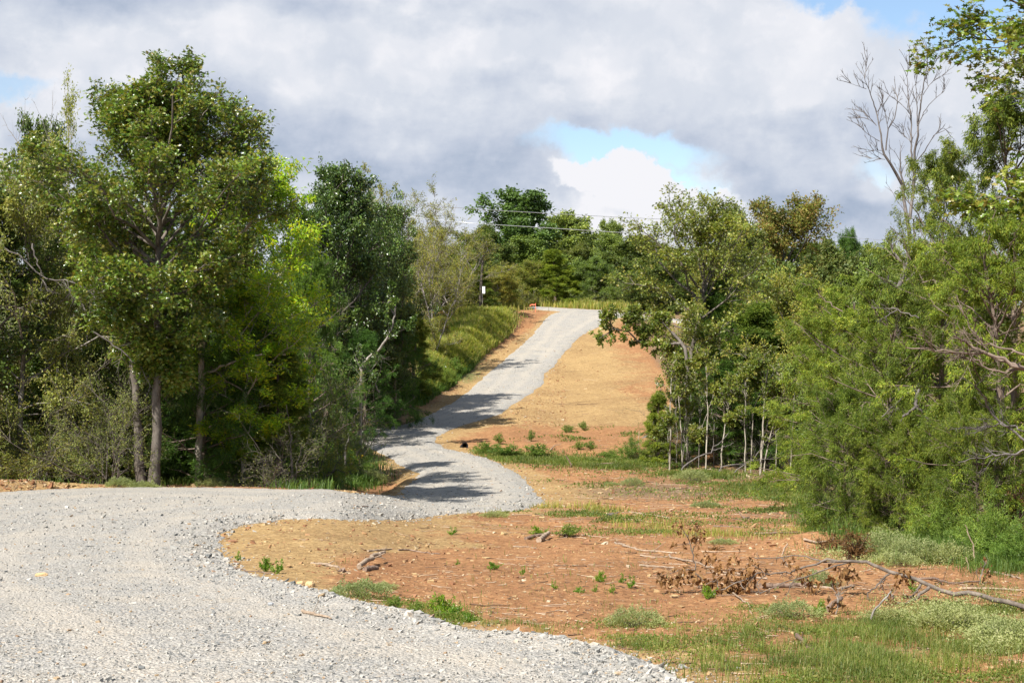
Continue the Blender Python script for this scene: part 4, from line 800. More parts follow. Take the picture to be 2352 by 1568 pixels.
# bare dead tree on the right
T7 = lambda pts: cr(pts, 1862, 0, .4375)
DEAD = [(.105, .085, [(2066, 1190), (2068, 1000), (2066, 800), (2064, 660)]),
 (.085, .055, T7([(462, 1509), (500, 1400), (520, 1250), (500, 1100), (480, 970)])), (.055, .022, T7([(480, 970), (430, 880), (380, 800), (365, 690), (345, 590)])), (.022, .006, T7([(345, 590), (320, 510), (290, 430), (265, 370)])),
 (.010, .004, T7([(292, 468), (240, 450), (195, 432)])), (.010, .004, T7([(285, 410), (290, 360), (298, 310)])), (.012, .005, T7([(345, 595), (378, 540), (385, 480)])), (.012, .004, T7([(345, 660), (310, 620), (265, 580)])), (.010, .003, T7([(340, 650), (290, 620), (190, 613)])),
 (.012, .004, T7([(362, 742), (300, 705), (240, 645)])), (.010, .004, T7([(380, 790), (330, 790), (265, 782)])), (.010, .004, T7([(390, 838), (340, 830), (295, 835)])), (.026, .008, T7([(395, 790), (405, 680), (440, 620), (460, 520), (430, 450)])), (.010, .004, T7([(405, 680), (395, 600), (375, 560)])),
 (.040, .018, T7([(500, 1000), (470, 900), (470, 800)])), (.060, .030, T7([(520, 1150), (540, 1000), (545, 820), (560, 700), (570, 600)])), (.028, .007, T7([(570, 600), (585, 500), (600, 400), (625, 250)])), (.036, .020, T7([(535, 900), (530, 800), (528, 610)])), (.020, .006, T7([(528, 610), (510, 500), (505, 400), (470, 330)])),
 (.012, .004, T7([(528, 610), (490, 560), (450, 530), (400, 490)])), (.010, .004, T7([(505, 400), (518, 340), (520, 290)])), (.020, .006, T7([(560, 660), (558, 540), (553, 440), (540, 365)])), (.010, .004, T7([(553, 440), (565, 340), (558, 250)])), (.012, .004, T7([(600, 420), (635, 350), (650, 310), (700, 298)])),
 (.012, .004, T7([(590, 500), (620, 450), (680, 400), (742, 383)])), (.018, .005, T7([(568, 650), (600, 580), (640, 530), (700, 480), (732, 415)])), (.020, .006, T7([(555, 850), (600, 790), (640, 720), (690, 670), (735, 700)])), (.010, .004, T7([(540, 750), (480, 710), (455, 660)])),
 (.060, .035, T7([(500, 1480), (560, 1420), (620, 1390), (660, 1355)])), (.045, .02, T7([(450, 1490), (405, 1470), (410, 1430), (380, 1410)])), (.03, .012, T7([(405, 1470), (395, 1510), (415, 1560)])), (.05, .03, T7([(500, 1400), (430, 1320), (430, 1290), (395, 1250)])), (.06, .03, T7([(490, 1440), (535, 1360), (545, 1260), (540, 1150)]))]
DEAD = [(a*.56, b*.5, p) for a, b, p in DEAD]
traced('dead_tree', DEAD, 27, 'bare dead tree with many upright grey branches above the right cedars', 'tree', 'bark_dead', None, .35, (5, 3), tr=.0042, seed=9, wob=.006, lift=.35, ang=(20, 50), minL=.30, frac=(.15, .5), tt=(.1, .95))
# lower dead limbs hanging in the near cedars
T6 = lambda pts: cr(pts, 1470, 882, .4375)
traced('dead_limb', [(.03, .02, T6([(1465, 30), (1450, 70), (1450, 120), (1380, 170)])), (.02, .008, T6([(1380, 60), (1340, 110), (1270, 170)])), (.02, .012, T6([(1380, 50), (1420, 40), (1465, 30)])), (.02, .008, T6([(1450, 120), (1490, 160), (1525, 215)])), (.012, .006, T6([(1340, 110), (1300, 190)]))], 21.2, 'forked pale dead limb hanging in front of the near cedars', 'dead branch', 'bark_dead', None, .2, (3, 3), seed=12, ground_foot=False)
traced('dead_limb', [(.032, .012, [(2420, 872), (2352, 845), (2290, 822), (2230, 792), (2190, 770)]), (.02, .008, [(2352, 845), (2260, 815), (2180, 806), (2080, 798)]), (.02, .008, [(2400, 850), (2300, 850), (2200, 815)]), (.016, .006, [(2352, 815), (2250, 790), (2200, 700)])], 17.5, 'reddish dead cedar limb pushing in from the right edge', 'dead branch', 'bark_red', None, .3, (9, 8), seed=13, ground_foot=False, frac=(.2, .45), tr=.004)
traced('dead_limb', [(.02, .008, [(2420, 1060), (2330, 1000), (2270, 930), (2240, 880)]), (.016, .006, [(2400, 1030), (2330, 1040), (2200, 1062)]), (.012, .005, [(2352, 990), (2290, 975), (2200, 985)])], 17.8, 'fan of fine dead twigs low on the right edge', 'dead branch', 'bark_dead', None, .3, (10, 7), seed=14, ground_foot=False, frac=(.2, .45), tr=.003)
traced('dead_limb', [(.012, .006, [(2110, 730), (2060, 712), (2000, 706)]), (.008, .004, [(2060, 712), (2020, 735)])], 21, 'short pale dead twig sticking out left of the bright cedars', 'dead branch', 'bark_dead', None, .2, (4, 3), seed=15, ground_foot=False)
traced('cedar_branch', [(.014, .005, [(1935, 715), (1895, 690), (1870, 660), (1840, 650)])], 26, 'long drooping cedar branch reaching left over the thicket', 'branch', 'bark_red', 'cedar_bright', .2, (9, 6), 16, (.06, .12), .12, .003, seed=16, ground_foot=False, frac=(.2, .4), droop=.8)
# left wood: leaning trunk, limbs, stems
T5 = lambda pts: cr(pts, 588, 637, .325)
traced('leaning_tree', [(.065, .05, T5([(735, 900), (740, 760), (750, 640), (790, 570)])), (.05, .022, T5([(790, 570), (860, 520), (930, 420), (980, 280), (1000, 150)])), (.03, .012, T5([(930, 420), (990, 395), (1050, 370), (1120, 300)])), (.04, .015, T5([(870, 810), (830, 740), (775, 700)])), (.03, .01, T5([(980, 280), (940, 180), (960, 60)]))], 51, 'pale trunk leaning right in the dark gap above the bend', 'tree', 'bark_grey', 'dark', .4, (9, 7), 9, (.08, .12), .6, .006, seed=20)
traced('pale_limbed_tree', [(.10, .06, [(455, 1112), (462, 900), (466, 720), (470, 625)]), (.06, .045, [(470, 625), (490, 604), (505, 590), (542, 547)]), (.045, .015, [(542, 547), (569, 521), (590, 494), (604, 437), (610, 380)]), (.03, .012, [(542, 547), (555, 494), (575, 440), (560, 390)]), (.025, .010, [(569, 521), (612, 494), (656, 468), (700, 455)]), (.02, .008, [(590, 494), (640, 440), (665, 400)]), (.02, .01, [(480, 612), (482, 600), (500, 585)]), (.035, .016, [(466, 860), (534, 833), (564, 820), (604, 813), (656, 815)]), (.012, .006, [(600, 813), (602, 803), (630, 803)])], 33.2, 'pale-limbed ash leaning right out of the tall oak', 'tree', 'bark_pale', 'bright', .35, (12, 7), 8, (.08, .13), .3, .005, seed=21, frac=(.15, .35))
for i, (pts, lab, bk, lf) in enumerate([
  (T5([(400, 1340), (385, 1100), (370, 870), (360, 780)]), 'pale thin stem at the right end of the near wood', 'bark_pale', 'bright'),
  (T5([(362, 1300), (350, 1100), (345, 960)]), 'twin pale stem just left of the palest one near the ditch', 'bark_pale', 'bright'),
  (T5([(265, 1490), (245, 1150), (215, 900)]), 'dark slim stem above the gravel at the end of the near wood', 'bark', 'elm'),
  (T5([(180, 1470), (175, 1150), (170, 960)]), 'shaded slim stem beside the tangled bare bush', 'bark_dark', 'elm'),
  (T5([(630, 1250), (640, 1180), (680, 1060), (722, 945)]), 'pale dead stick leaning right above the grassy ditch', 'bark_dead', None)]):
    traced('thin_sapling', [(.035 if i > 1 else .028, .010, pts)], [38, 38.5, 33, 33.5, 42][i], lab, 'tree', bk, lf, .15, (9, 5) if lf else None, 3, (.05, .08), .5, .004, seed=22+i)
traced('second_trunk', [(.12, .05, [(328, 1105), (316, 1000), (312, 900), (300, 800), (290, 700)])], 32, 'thinner grey trunk rising just left of the tall oak trunk', 'tree', 'bark', 'oak', .2, (8, 6), 7, (.07, .11), .6, .005, seed=28)
traced('dead_branch', [(.03, .01, T5([(450, 1180), (560, 1300), (680, 1390)]))], 39, 'dark fallen branch slanting down into the ditch grass', 'dead branch', 'bark_dark', None, .1, (2, 2), seed=29, ground_foot=False)
# grey snag limbs poking out of the left wood
for i, (pts, Y, lab) in enumerate([([(0, 560), (60, 600), (110, 640), (170, 650), (290, 720)], 31, 'grey bare limb arching across the left edge elms'), ([(75, 560), (90, 620), (110, 670)], 31, 'short upright grey snag among the left edge elms'), ([(180, 670), (230, 640), (290, 615), (330, 605)], 31, 'grey bare limb slanting up to the oak trunk'), ([(210, 760), (260, 790), (330, 850), (345, 890)], 30.6, 'dead limb drooping from the left side of the oak trunk')]):
    traced('dead_limb', [(.022, .006, pts)], Y, lab, 'dead branch', 'bark_dead', None, .3, (8, 5), seed=50+i, ground_foot=False, frac=(.2, .4), tr=.004)
# low limb of the hackberry over the slope
T55 = lambda pts: cr(pts, 1372, 392, .4167)
traced('leaning_hackberry', [(.10, .05, T55([(500, 1640), (496, 1300), (490, 990), (470, 950), (410, 890)])), (.05, .03, T55([(470, 950), (380, 960), (300, 960), (230, 940)])), (.03, .012, T55([(230, 940), (170, 890), (90, 870), (10, 925)])), (.02, .008, T55([(170, 890), (185, 850), (215, 800)])), (.02, .008, T55([(90, 870), (60, 820)])), (.02, .01, T55([(300, 960), (260, 880)])), (.03, .012, T55([(410, 890), (390, 870), (360, 830)]))], 47.5, 'low limb of hackberry leaves reaching left over the tan slope', 'tree', 'bark', 'round', .5, (9, 8), 9, (.09, .14), .6, .005, seed=33, frac=(.2, .4), tt=(.15, 1), leaf_lines=[1, 2, 3, 4, 5, 6], minL=.45)
place('oak', 2785, 19.5, -400, 880, 'near oak whose dark leaves hang into the top right corner')

# ------------------------------------------------------------------ fallen branch with dead leaves
T8 = lambda pts: cr(pts, 1470, 1127, .375)
def FB(pts, ys): return [(a, b, 11.9+(y_-11.9)*.5) for (a, b), y_ in zip(T8(pts), ys)]
M['bark_log'] = bark_mat('grey_brown_branch_bark', (0.080, 0.062, 0.048), (0.200, 0.160, 0.125), 14)
FALL = [(.038, .026, FB([(2560, 790), (2352, 715), (2200, 672), (2040, 620), (1980, 635), (1900, 632), (1780, 580), (1640, 520), (1530, 495)], [11.4, 11.9, 12.3, 12.6, 12.7, 12.8, 13.0, 13.2, 13.4])),
 (.026, .016, FB([(1530, 495), (1450, 460), (1350, 425), (1290, 425), (1230, 440), (1160, 420), (1080, 450)], [13.4, 13.5, 13.6, 13.7, 13.8, 13.9, 14.0])),
 (.015, .008, FB([(1080, 450), (980, 475), (900, 500), (770, 507)], [14.0, 14.1, 14.2, 14.3])), (.008, .004, FB([(770, 507), (700, 450), (640, 470), (540, 480)], [14.3, 14.4, 14.5, 14.6])),
 (.012, .006, FB([(1200, 435), (1080, 420), (1000, 390), (880, 405), (800, 412), (700, 410)], [13.8, 14.1, 14.2, 14.4, 14.5, 14.6])), (.008, .004, FB([(870, 410), (890, 440), (915, 470)], [14.4, 14.3, 14.2])),
 (.013, .005, FB([(1330, 430), (1200, 450), (1100, 500), (960, 540), (840, 580), (740, 625)], [13.7, 13.8, 13.8, 13.9, 13.9, 14.0])), (.008, .004, FB([(960, 540), (920, 580), (895, 640)], [13.9, 13.8, 13.7])),
 (.016, .006, FB([(1530, 505), (1470, 560), (1400, 620), (1395, 660), (1440, 670)], [13.4, 13.4, 13.3, 13.2, 13.2])), (.010, .005, FB([(1500, 545), (1475, 570), (1465, 600)], [13.4, 13.3, 13.3])),
 (.024, .014, FB([(1770, 590), (1700, 650), (1630, 690), (1560, 715)], [12.9, 12.8, 12.8, 12.9])), (.018, .008, FB([(1720, 570), (1690, 620), (1650, 655)], [13.1, 13.0, 13.0])),
 (.012, .006, FB([(380, 545), (340, 480), (320, 380), (295, 290), (250, 205)], [14.8, 14.8, 14.8, 14.9, 14.9])), (.008, .004, FB([(320, 380), (345, 300), (347, 225)], [14.8, 14.8, 14.8])), (.008, .004, FB([(340, 480), (230, 490), (150, 520), (125, 505)], [14.8, 14.9, 14.9, 14.9])),
 (.012, .005, FB([(740, 500), (600, 560), (480, 610), (380, 640)], [14.3, 14.3, 14.3, 14.2])), (.010, .004, FB([(480, 610), (470, 540), (400, 580)], [14.3, 14.3, 14.3])), (.008, .004, FB([(600, 560), (640, 600), (700, 520)], [14.3, 14.2, 14.2])),
 (.008, .004, FB([(770, 507), (720, 560), (730, 640)], [14.3, 14.2, 14.1]))]
K = 14; P = []; R = []
rs = np.random.RandomState(8)
for r0, r1, pts in FALL:
    q = resample([W(*p) for p in pts], K); q[1:-1] += rs.normal(0, .006, (K-2, 3)); P.append(q); R.append(np.linspace(r0, r1, K)*.64)
P = np.array(P); R = np.array(R)
gzv = rough_z(P[..., 0], P[..., 1]); P[..., 2] = np.maximum(P[..., 2], gzv+R*.8)
base = np.array([P[0, 1, 0], P[0, 1, 1], rough_z(P[0, 1, 0], P[0, 1, 1])]); fb = empty('fallen_branch', base); wood = MB(); tubes(wood, P-base, R, 8)
B2, _ = grow(P[2:]-base, 5, rs, (25, 60), (.1, .25), (.3, 1), 0, 0, .15, 5); tubes(wood, B2, np.full((len(B2), 1), .0032)*np.linspace(1, .5, 5)[None], 4)
wood.obj('branch_wood', M['bark_log'], fb, smooth=True)
fol = MB()
BUN = [(250, 205, 12), (347, 235, 16), (345, 290, 18), (245, 320, 8), (410, 400, 16), (465, 440, 14), (140, 510, 12), (150, 565, 12), (200, 540, 10), (250, 500, 18), (320, 510, 26), (400, 550, 26), (430, 570, 24), (530, 480, 18), (560, 530, 30), (500, 600, 40), (520, 630, 36), (590, 590, 22), (640, 500, 26), (700, 500, 22), (690, 435, 10), (915, 440, 12), (990, 510, 16), (1060, 550, 26), (1190, 530, 16), (1240, 480, 20), (1275, 495, 18), (1610, 495, 16), (1630, 545, 14), (640, 560, 20), (560, 420, 10)]
for (a, b, n_) in BUN:
    y_ = float(np.interp(a, [120, 700, 1250, 1650], [13.38, 13.12, 12.85, 12.55])); c0 = W(*T8([(a, b)])[0], y_)
    o = c0+rs.normal(0, .035, (n_, 3)); ax = norm(rs.normal(0, .45, (n_, 3))+np.array([0, 0, -.9])); LL = rs.uniform(.05, .09, n_); o[:, 2] = np.maximum(o[:, 2], rough_z(o[:, 0], o[:, 1])+.03)
    leaves(fol, o-base, ax, norm(rs.normal(0, 1, (n_, 3))), LL, LL*rs.uniform(.35, .6, n_), .35)
fol.obj('dead_leaves', M['deadleaf'], fb); tag(fb, 'long fallen branch with curled brown leaves arching over the orange earth', 'fallen branch')
for i, (x0, y0, x1, y1, lab) in enumerate([(2105, 460, 2085, 540, 'bunch of curled brown leaves standing on a stem near the right edge'), (1215, 620, 1210, 720, 'small dead seedling with brown leaves under the fallen branch'), (1535, 610, 1505, 680, 'brown-leaved dead sprig below the thick end of the fallen branch')]):
    pts = T8([(x1-10, y1+30), (x1, y1), (x0, y0)]); g = ray_ground([pts[0][0]], [pts[0][1]])[0]; y_ = g[1]
    r_, Pp = traced('dead_sprig', [(.005, .003, pts)], y_, lab, 'dead plant', 'bark_grey', None, .02, (4, 3), tr=.002, seed=60+i)
    fol = MB(); n_ = 30; c0 = W(*pts[2], y_)-np.array(r_.location); o = c0+rs.normal(0, 1, (n_, 3))*[.04, .04, .07]-[0, 0, .06]; ax = norm(rs.normal(0, .5, (n_, 3))+np.array([0, 0, -.8])); LL = rs.uniform(.04, .08, n_)
    leaves(fol, o, ax, norm(rs.normal(0, 1, (n_, 3))), LL, LL*.5, .35); fol.obj('dead_leaves', M['deadleaf'], r_)

# ------------------------------------------------------------------ sticks and logs one can tell apart
T2 = lambda pts: cr(pts, 490, 1127, .25)
T9 = lambda pts: cr(pts, 980, 960, .25)
STK = [
 (T2([(1340, 722), (1400, 700), (1480, 672), (1575, 655)]), .030, .020, [0.01, .04, .07, .09], 'wood', 'curved bleached log propped up on the tan earth'),
 (T2([(1390, 742), (1450, 728), (1505, 722)]), .030, .028, [0, 0, 0], 'wood_dark', 'short stub of log lying under the curved log'),
 (T2([(1420, 545), (1530, 542), (1640, 538)]), .016, .010, [0, 0, 0], 'wood', 'straight pale stick where tan earth turns red'),
 (T2([(1700, 548), (1820, 545), (1950, 565), (2080, 595)]), .012, .008, [0, 0, 0, 0], 'wood_dark', 'long dark stick lying just right of the straight pale one'),
 (T2([(900, 662), (1050, 682), (1150, 702)]), .012, .018, [0, .01, 0], 'wood', 'pale root running to a small root clump on tan earth'),
 (T2([(190, 735), (300, 755), (430, 757), (560, 770)]), .008, .006, [.02, .02, .01, 0], 'wood_dark', 'dark wiry root crossing the gravel edge below the seedlings'),
 (T2([(1290, 165), (1330, 176), (1425, 182)]), .012, .010, [.06, .06, .06], 'wood_dark', 'dark twig lying on the far stretch of gravel'),
 (T2([(820, 1200), (900, 1225), (990, 1250), (1080, 1278)]), .016, .006, [.05, .05, .05, .05], 'wood', 'tan splintered twig lying on the near gravel'),
 (T9([(1030, 1152), (1080, 1135), (1120, 1112)]), .040, .030, [.0, .03, .06], 'wood', 'short bleached log end in the middle of the clearing'),
 (T9([(910, 1122), (1000, 1112), (1080, 1102)]), .035, .02, [0, .02, .03], 'wood_dark', 'dark stick just behind the short bleached log end'),
 (T9([(800, 1182), (900, 1192), (1010, 1207)]), .012, .006, [0, 0, 0], 'wood', 'thin pale splinter in front of the short bleached log end'),
 (T9([(1860, 865), (2000, 885), (2230, 922)]), .022, .012, [0, 0, 0], 'wood', 'long pale stick lying behind the grassy strip'),
 (T9([(1730, 1165), (1880, 1200), (2080, 1225), (2300, 1240)]), .018, .010, [0, 0, 0, 0], 'wood', 'long pale stick in front of the grassy strip'),
 (T9([(1980, 185), (2030, 165), (2100, 140)]), .05, .04, [.05, .2, .35], 'bark_dead', 'dead log end sticking out of the brush left of the thicket'),
 (T9([(1950, 290), (1945, 200), (1955, 115)]), .02, .012, [0, .6, 1.2], 'wood', 'upright bleached stick beside the bright weed clump'),
 (T9([(1530, 450), (1620, 438), (1720, 432)]), .03, .02, [0, .05, .05], 'wood_dark', 'dark stick at the near side of the green strip'),
 (T9([(1310, 455), (1330, 430), (1280, 345)]), .03, .015, [0, .2, .5], 'wood_dark', 'dark stick standing up from the green strip'),
 (T9([(1130, 300), (1180, 275), (1235, 268)]), .02, .012, [0, .1, .1], 'wood', 'curved root on the small mound above the green strip'),
 (T8([(740, 608), (860, 600), (1000, 590), (1230, 582)]), .026, .018, [0, .0, .0, .0], 'wood_dark', 'thick brown log lying under the fallen branch'),
 (T8([(1050, 590), (1230, 605), (1310, 590)]), .014, .010, [0, 0, 0], 'wood', 'pale stick touching the right end of the brown log'),
 (T8([(0, 452), (100, 462), (210, 482)]), .014, .010, [0, 0, 0], 'wood', 'bleached stick left of the brown-leaved twigs'),
 (T8([(0, 405), (80, 410), (170, 414)]), .012, .008, [0, 0, 0], 'wood', 'bleached stick parallel behind the other one left of the brown-leaved twigs'),
 (T8([(180, 412), (330, 460), (540, 520), (780, 548)]), .014, .008, [.02, .03, .02, 0], 'wood', 'long bleached stick running behind the brown-leaved twigs'),
 (T8([(570, 652), (640, 690), (690, 752)]), .008, .005, [.02, .01, 0], 'wood', 'thin forked splinter in front of the brown leaves'),
 (T8([(1700, 545), (1800, 550), (1900, 582), (2080, 567)]), .014, .008, [0, .02, 0, .02], 'wood_dark', 'crooked stick just behind the thick limb of the fallen branch'),
 (T8([(1970, 612), (2150, 618), (2330, 622)]), .012, .008, [0, 0, 0], 'wood', 'pale stick lying level near the right edge'),
 (T8([(2130, 505), (2260, 522), (2330, 545)]), .014, .008, [0, 0, 0], 'wood', 'pale root by the weeds at the right edge'),
 (T8([(865, 392), (885, 350), (905, 322)]), .012, .010, [0, .12, .2], 'wood', 'short bleached stick standing at the edge of the orange mound'),
 (T8([(1005, 318), (1080, 328), (1140, 322)]), .018, .010, [.02, .02, .02], 'wood', 'pale stick behind the orange mound'),
 (T8([(700, 268), (840, 272), (980, 265)]), .020, .012, [0, .03, 0], 'wood_dark', 'long brown stick in the middle distance of the clearing'),
 (T8([(450, 220), (560, 222), (640, 228)]), .018, .01, [0, 0, 0], 'wood_dark', 'straight brown stick beyond the upright dead twig'),
 (T8([(0, 145), (90, 158), (180, 170)]), .016, .01, [0, .02, 0], 'wood', 'pale stick left of the weathered root stump'),
 (T8([(1140, 735), (1190, 722), (1235, 705)]), .022, .018, [0, .03, .05], 'wood_dark', 'short thick stick stub half buried by the grass'),
 (T8([(1400, 810), (1440, 720), (1540, 615)]), .010, .006, [0, .1, .2], 'bark_grey', 'grey twig rising from the grass below the fallen branch'),
 (T8([(960, 895), (1010, 950), (1050, 975)]), .018, .014, [0, .0, .0], 'wood_dark', 'grey-brown stick half hidden in the grass'),
 (T8([(2050, 462), (2040, 330), (1990, 205)]), .010, .005, [0, .25, .5], 'wood', 'tall bleached stem standing in the pale weeds at the right'),
 (T8([(2020, 497), (1998, 405)]), .008, .006, [0, .2], 'wood', 'short bleached stem in front of the tall one'),
 (T8([(1362, 418), (1320, 340)]), .010, .006, [0, .25], 'wood', 'short bleached stem left of the pale weeds'),
]
Ts = dict()
for i, (pts, r0, r1, hs, bk, lab) in enumerate(STK):
    g0 = ray_ground([p[0] for p in pts], [p[1] for p in pts])
    if max(hs) > .11: g0 = np.array([W(p[0], p[1], g0[0, 1]+.02*j) for j, p in enumerate(pts)]); zb = g0[:, 2].copy(); zb[0] = rough_z(g0[0, 0], g0[0, 1])-.03; g0[:, 2] = zb
    else:
        zz = np.where(road_sd(g0[:, 0], g0[:, 1]) > 0, road_top(g0[:, 0], g0[:, 1]), rough_z(g0[:, 0], g0[:, 1])); g0[:, 2] = zz+np.array([h if h < .045 or road_sd(g0[j, 0], g0[j, 1]) < 0 else 0.0 for j, h in enumerate(hs)])+r0*.7
    q = resample(g0, 14); rr = np.random.RandomState(300+i); Ln = np.linalg.norm(q[-1]-q[0]); q[1:-1] += rr.normal(0, .012*Ln, (12, 3))*[1, 1, .25]
    RR = np.linspace(r0, r1, 14)*(1+rr.normal(0, .06, 14)); b = q[0].copy(); mb = MB(); tubes(mb, (q-b)[None], RR[None], 8)
    for e_, c_ in ((0, 1), (1, -1)):     # closed ends
        ring = mb.V[0][:8] if e_ == 0 else mb.V[0][-8:]; ctr = ring.mean(0); mb.add(np.vstack([ring, ctr[None]]), t=[(k, (k+1) % 8, 8)[::c_] for k in range(8)])
    if Ln > .5:
        B, _ = grow((q-b)[None], 3, rr, (25, 55), (.12, .25), (.3, .9), 0, .1, .1, 4); tubes(mb, B, np.full((3, 1), r1*.5)*np.linspace(1, .5, 4)[None], 5)
    o = mb.obj('log' if r0 > .024 else 'stick', M[bk], smooth=True); o.location = b; tag(o, lab, 'log' if r0 > .024 else 'stick')
def rootclump(px, py, s, bk, lab, n=12, seed=0, name='root_clump', cat='root'):
    g = ray_ground([px], [py])[0]; rr = np.random.RandomState(seed); g[2] = rough_z(g[0], g[1]); az = rr.uniform(0, 6.28, n); d = norm(np.stack([np.cos(az), np.sin(az), rr.uniform(.0, .9, n)], -1)); mb = MB()
    B = shoot(np.zeros((n, 3))+rr.normal(0, s*.12, (n, 3)), d, rr.uniform(.4, 1, n)*s, 7, rr, -.35, .3); tubes(mb, B, np.full((n, 1), s*.10)*np.linspace(1, .25, 7)[None], 6); rocks(mb, rr.normal(0, s*.12, (4, 3)), np.full(4, s*.28), rr, .8)
    o = mb.obj(name, M[bk], smooth=False); o.location = g; tag(o, lab, cat)
rootclump(784, 1313, .11, 'wood_dark', 'brown frayed root clump on the tan earth left of the curved log', seed=1)
rootclump(1714, 1190, .20, 'wood_dark', 'weathered root stump in the middle of the cleared ground', seed=2)
rootclump(1402, 1186, .22, 'bark_dark', 'charred black stump in the grass strip right of the gravel bend', 12, 3)
rootclump(1640, 1262, .16, 'deadleaf', 'clump of brown dead leaves behind the upright dead twig', 16, 4)
rootclump(1300, 1236, .14, 'wood_dark', 'dark gnarled root beside the grass tuft in the clearing', 9, 5)
# tan stones that stand out
def stone(px, py, sx, sy, sz, m_, lab, seed):
    g = ray_ground([px], [py])[0]; rr = np.random.RandomState(seed); n1, n2 = 14, 9; u = np.linspace(0, 2*pi, n1, endpoint=False); v = np.linspace(-pi/2, pi/2, n2)
    U, Vv = np.meshgrid(u, v); X = np.sign(np.cos(U))*np.abs(np.cos(U))**.7*np.cos(Vv)**.6; Yy = np.sign(np.sin(U))*np.abs(np.sin(U))**.7*np.cos(Vv)**.6; Z = np.sin(Vv); k = 1+.22*fbm(U*1.0+seed*5, Vv*1.3, 1.2, 3, seed)
    k[:, :] = k; P = np.stack([X*k*sx, Yy*k*sy, Z*k*sz], -1); P[0] = P[0].mean(0); P[-1] = P[-1].mean(0); idx = np.arange(n1*n2).reshape(n2, n1); a = idx[:-1]; b = idx[1:]; q = np.stack([a, np.roll(a, -1, 1), np.roll(b, -1, 1), b], -1).reshape(-1, 4)
    mb = MB(); mb.add(P.reshape(-1, 3), q=q); o = mb.obj('rock', M[m_], smooth=False); g[2] = (road_top(g[0], g[1]) if road_sd(g[0], g[1]) > 0 else rough_z(g[0], g[1]))+sz*.55; o.location = g; o.rotation_euler = (0, 0, rr.uniform(-.4, .4)); tag(o, lab, 'rock')
M['tanrock'] = bark_mat('tan_sandstone', (.38, .24, .11), (.60, .42, .22), 8); M['greyrock'] = bark_mat('grey_stone', (.20, .21, .22), (.36, .37, .38), 8)
stone(95, 1338, .065, .03, .022, 'tanrock', 'flat tan sandstone lying alone on the near gravel at the left', 3)
stone(712, 1347, .05, .04, .035, 'tanrock', 'brown earthy rock at the edge of the gravel and the tan earth', 5)
stone(690, 1345, .04, .035, .03, 'tanrock', 'tan rock just left of the brown earthy one', 6)
stone(1330, 1487, .035, .03, .02, 'tanrock', 'yellow rock at the gravel edge near the bottom grass', 7)
stone(1360, 1492, .045, .03, .022, 'tanrock', 'yellow flat rock nearest the bottom of the gravel edge', 8)
stone(893, 1409, .03, .022, .018, 'tanrock', 'pale tan rock below the pale green mound', 9)
stone(622, 1407, .025, .02, .016, 'greyrock', 'dark grey stone on the near gravel below the brown rock', 10)
stone(336, 1086, .12, .1, .09, 'tanrock', 'tan rock at the foot of the tall oak', 11)

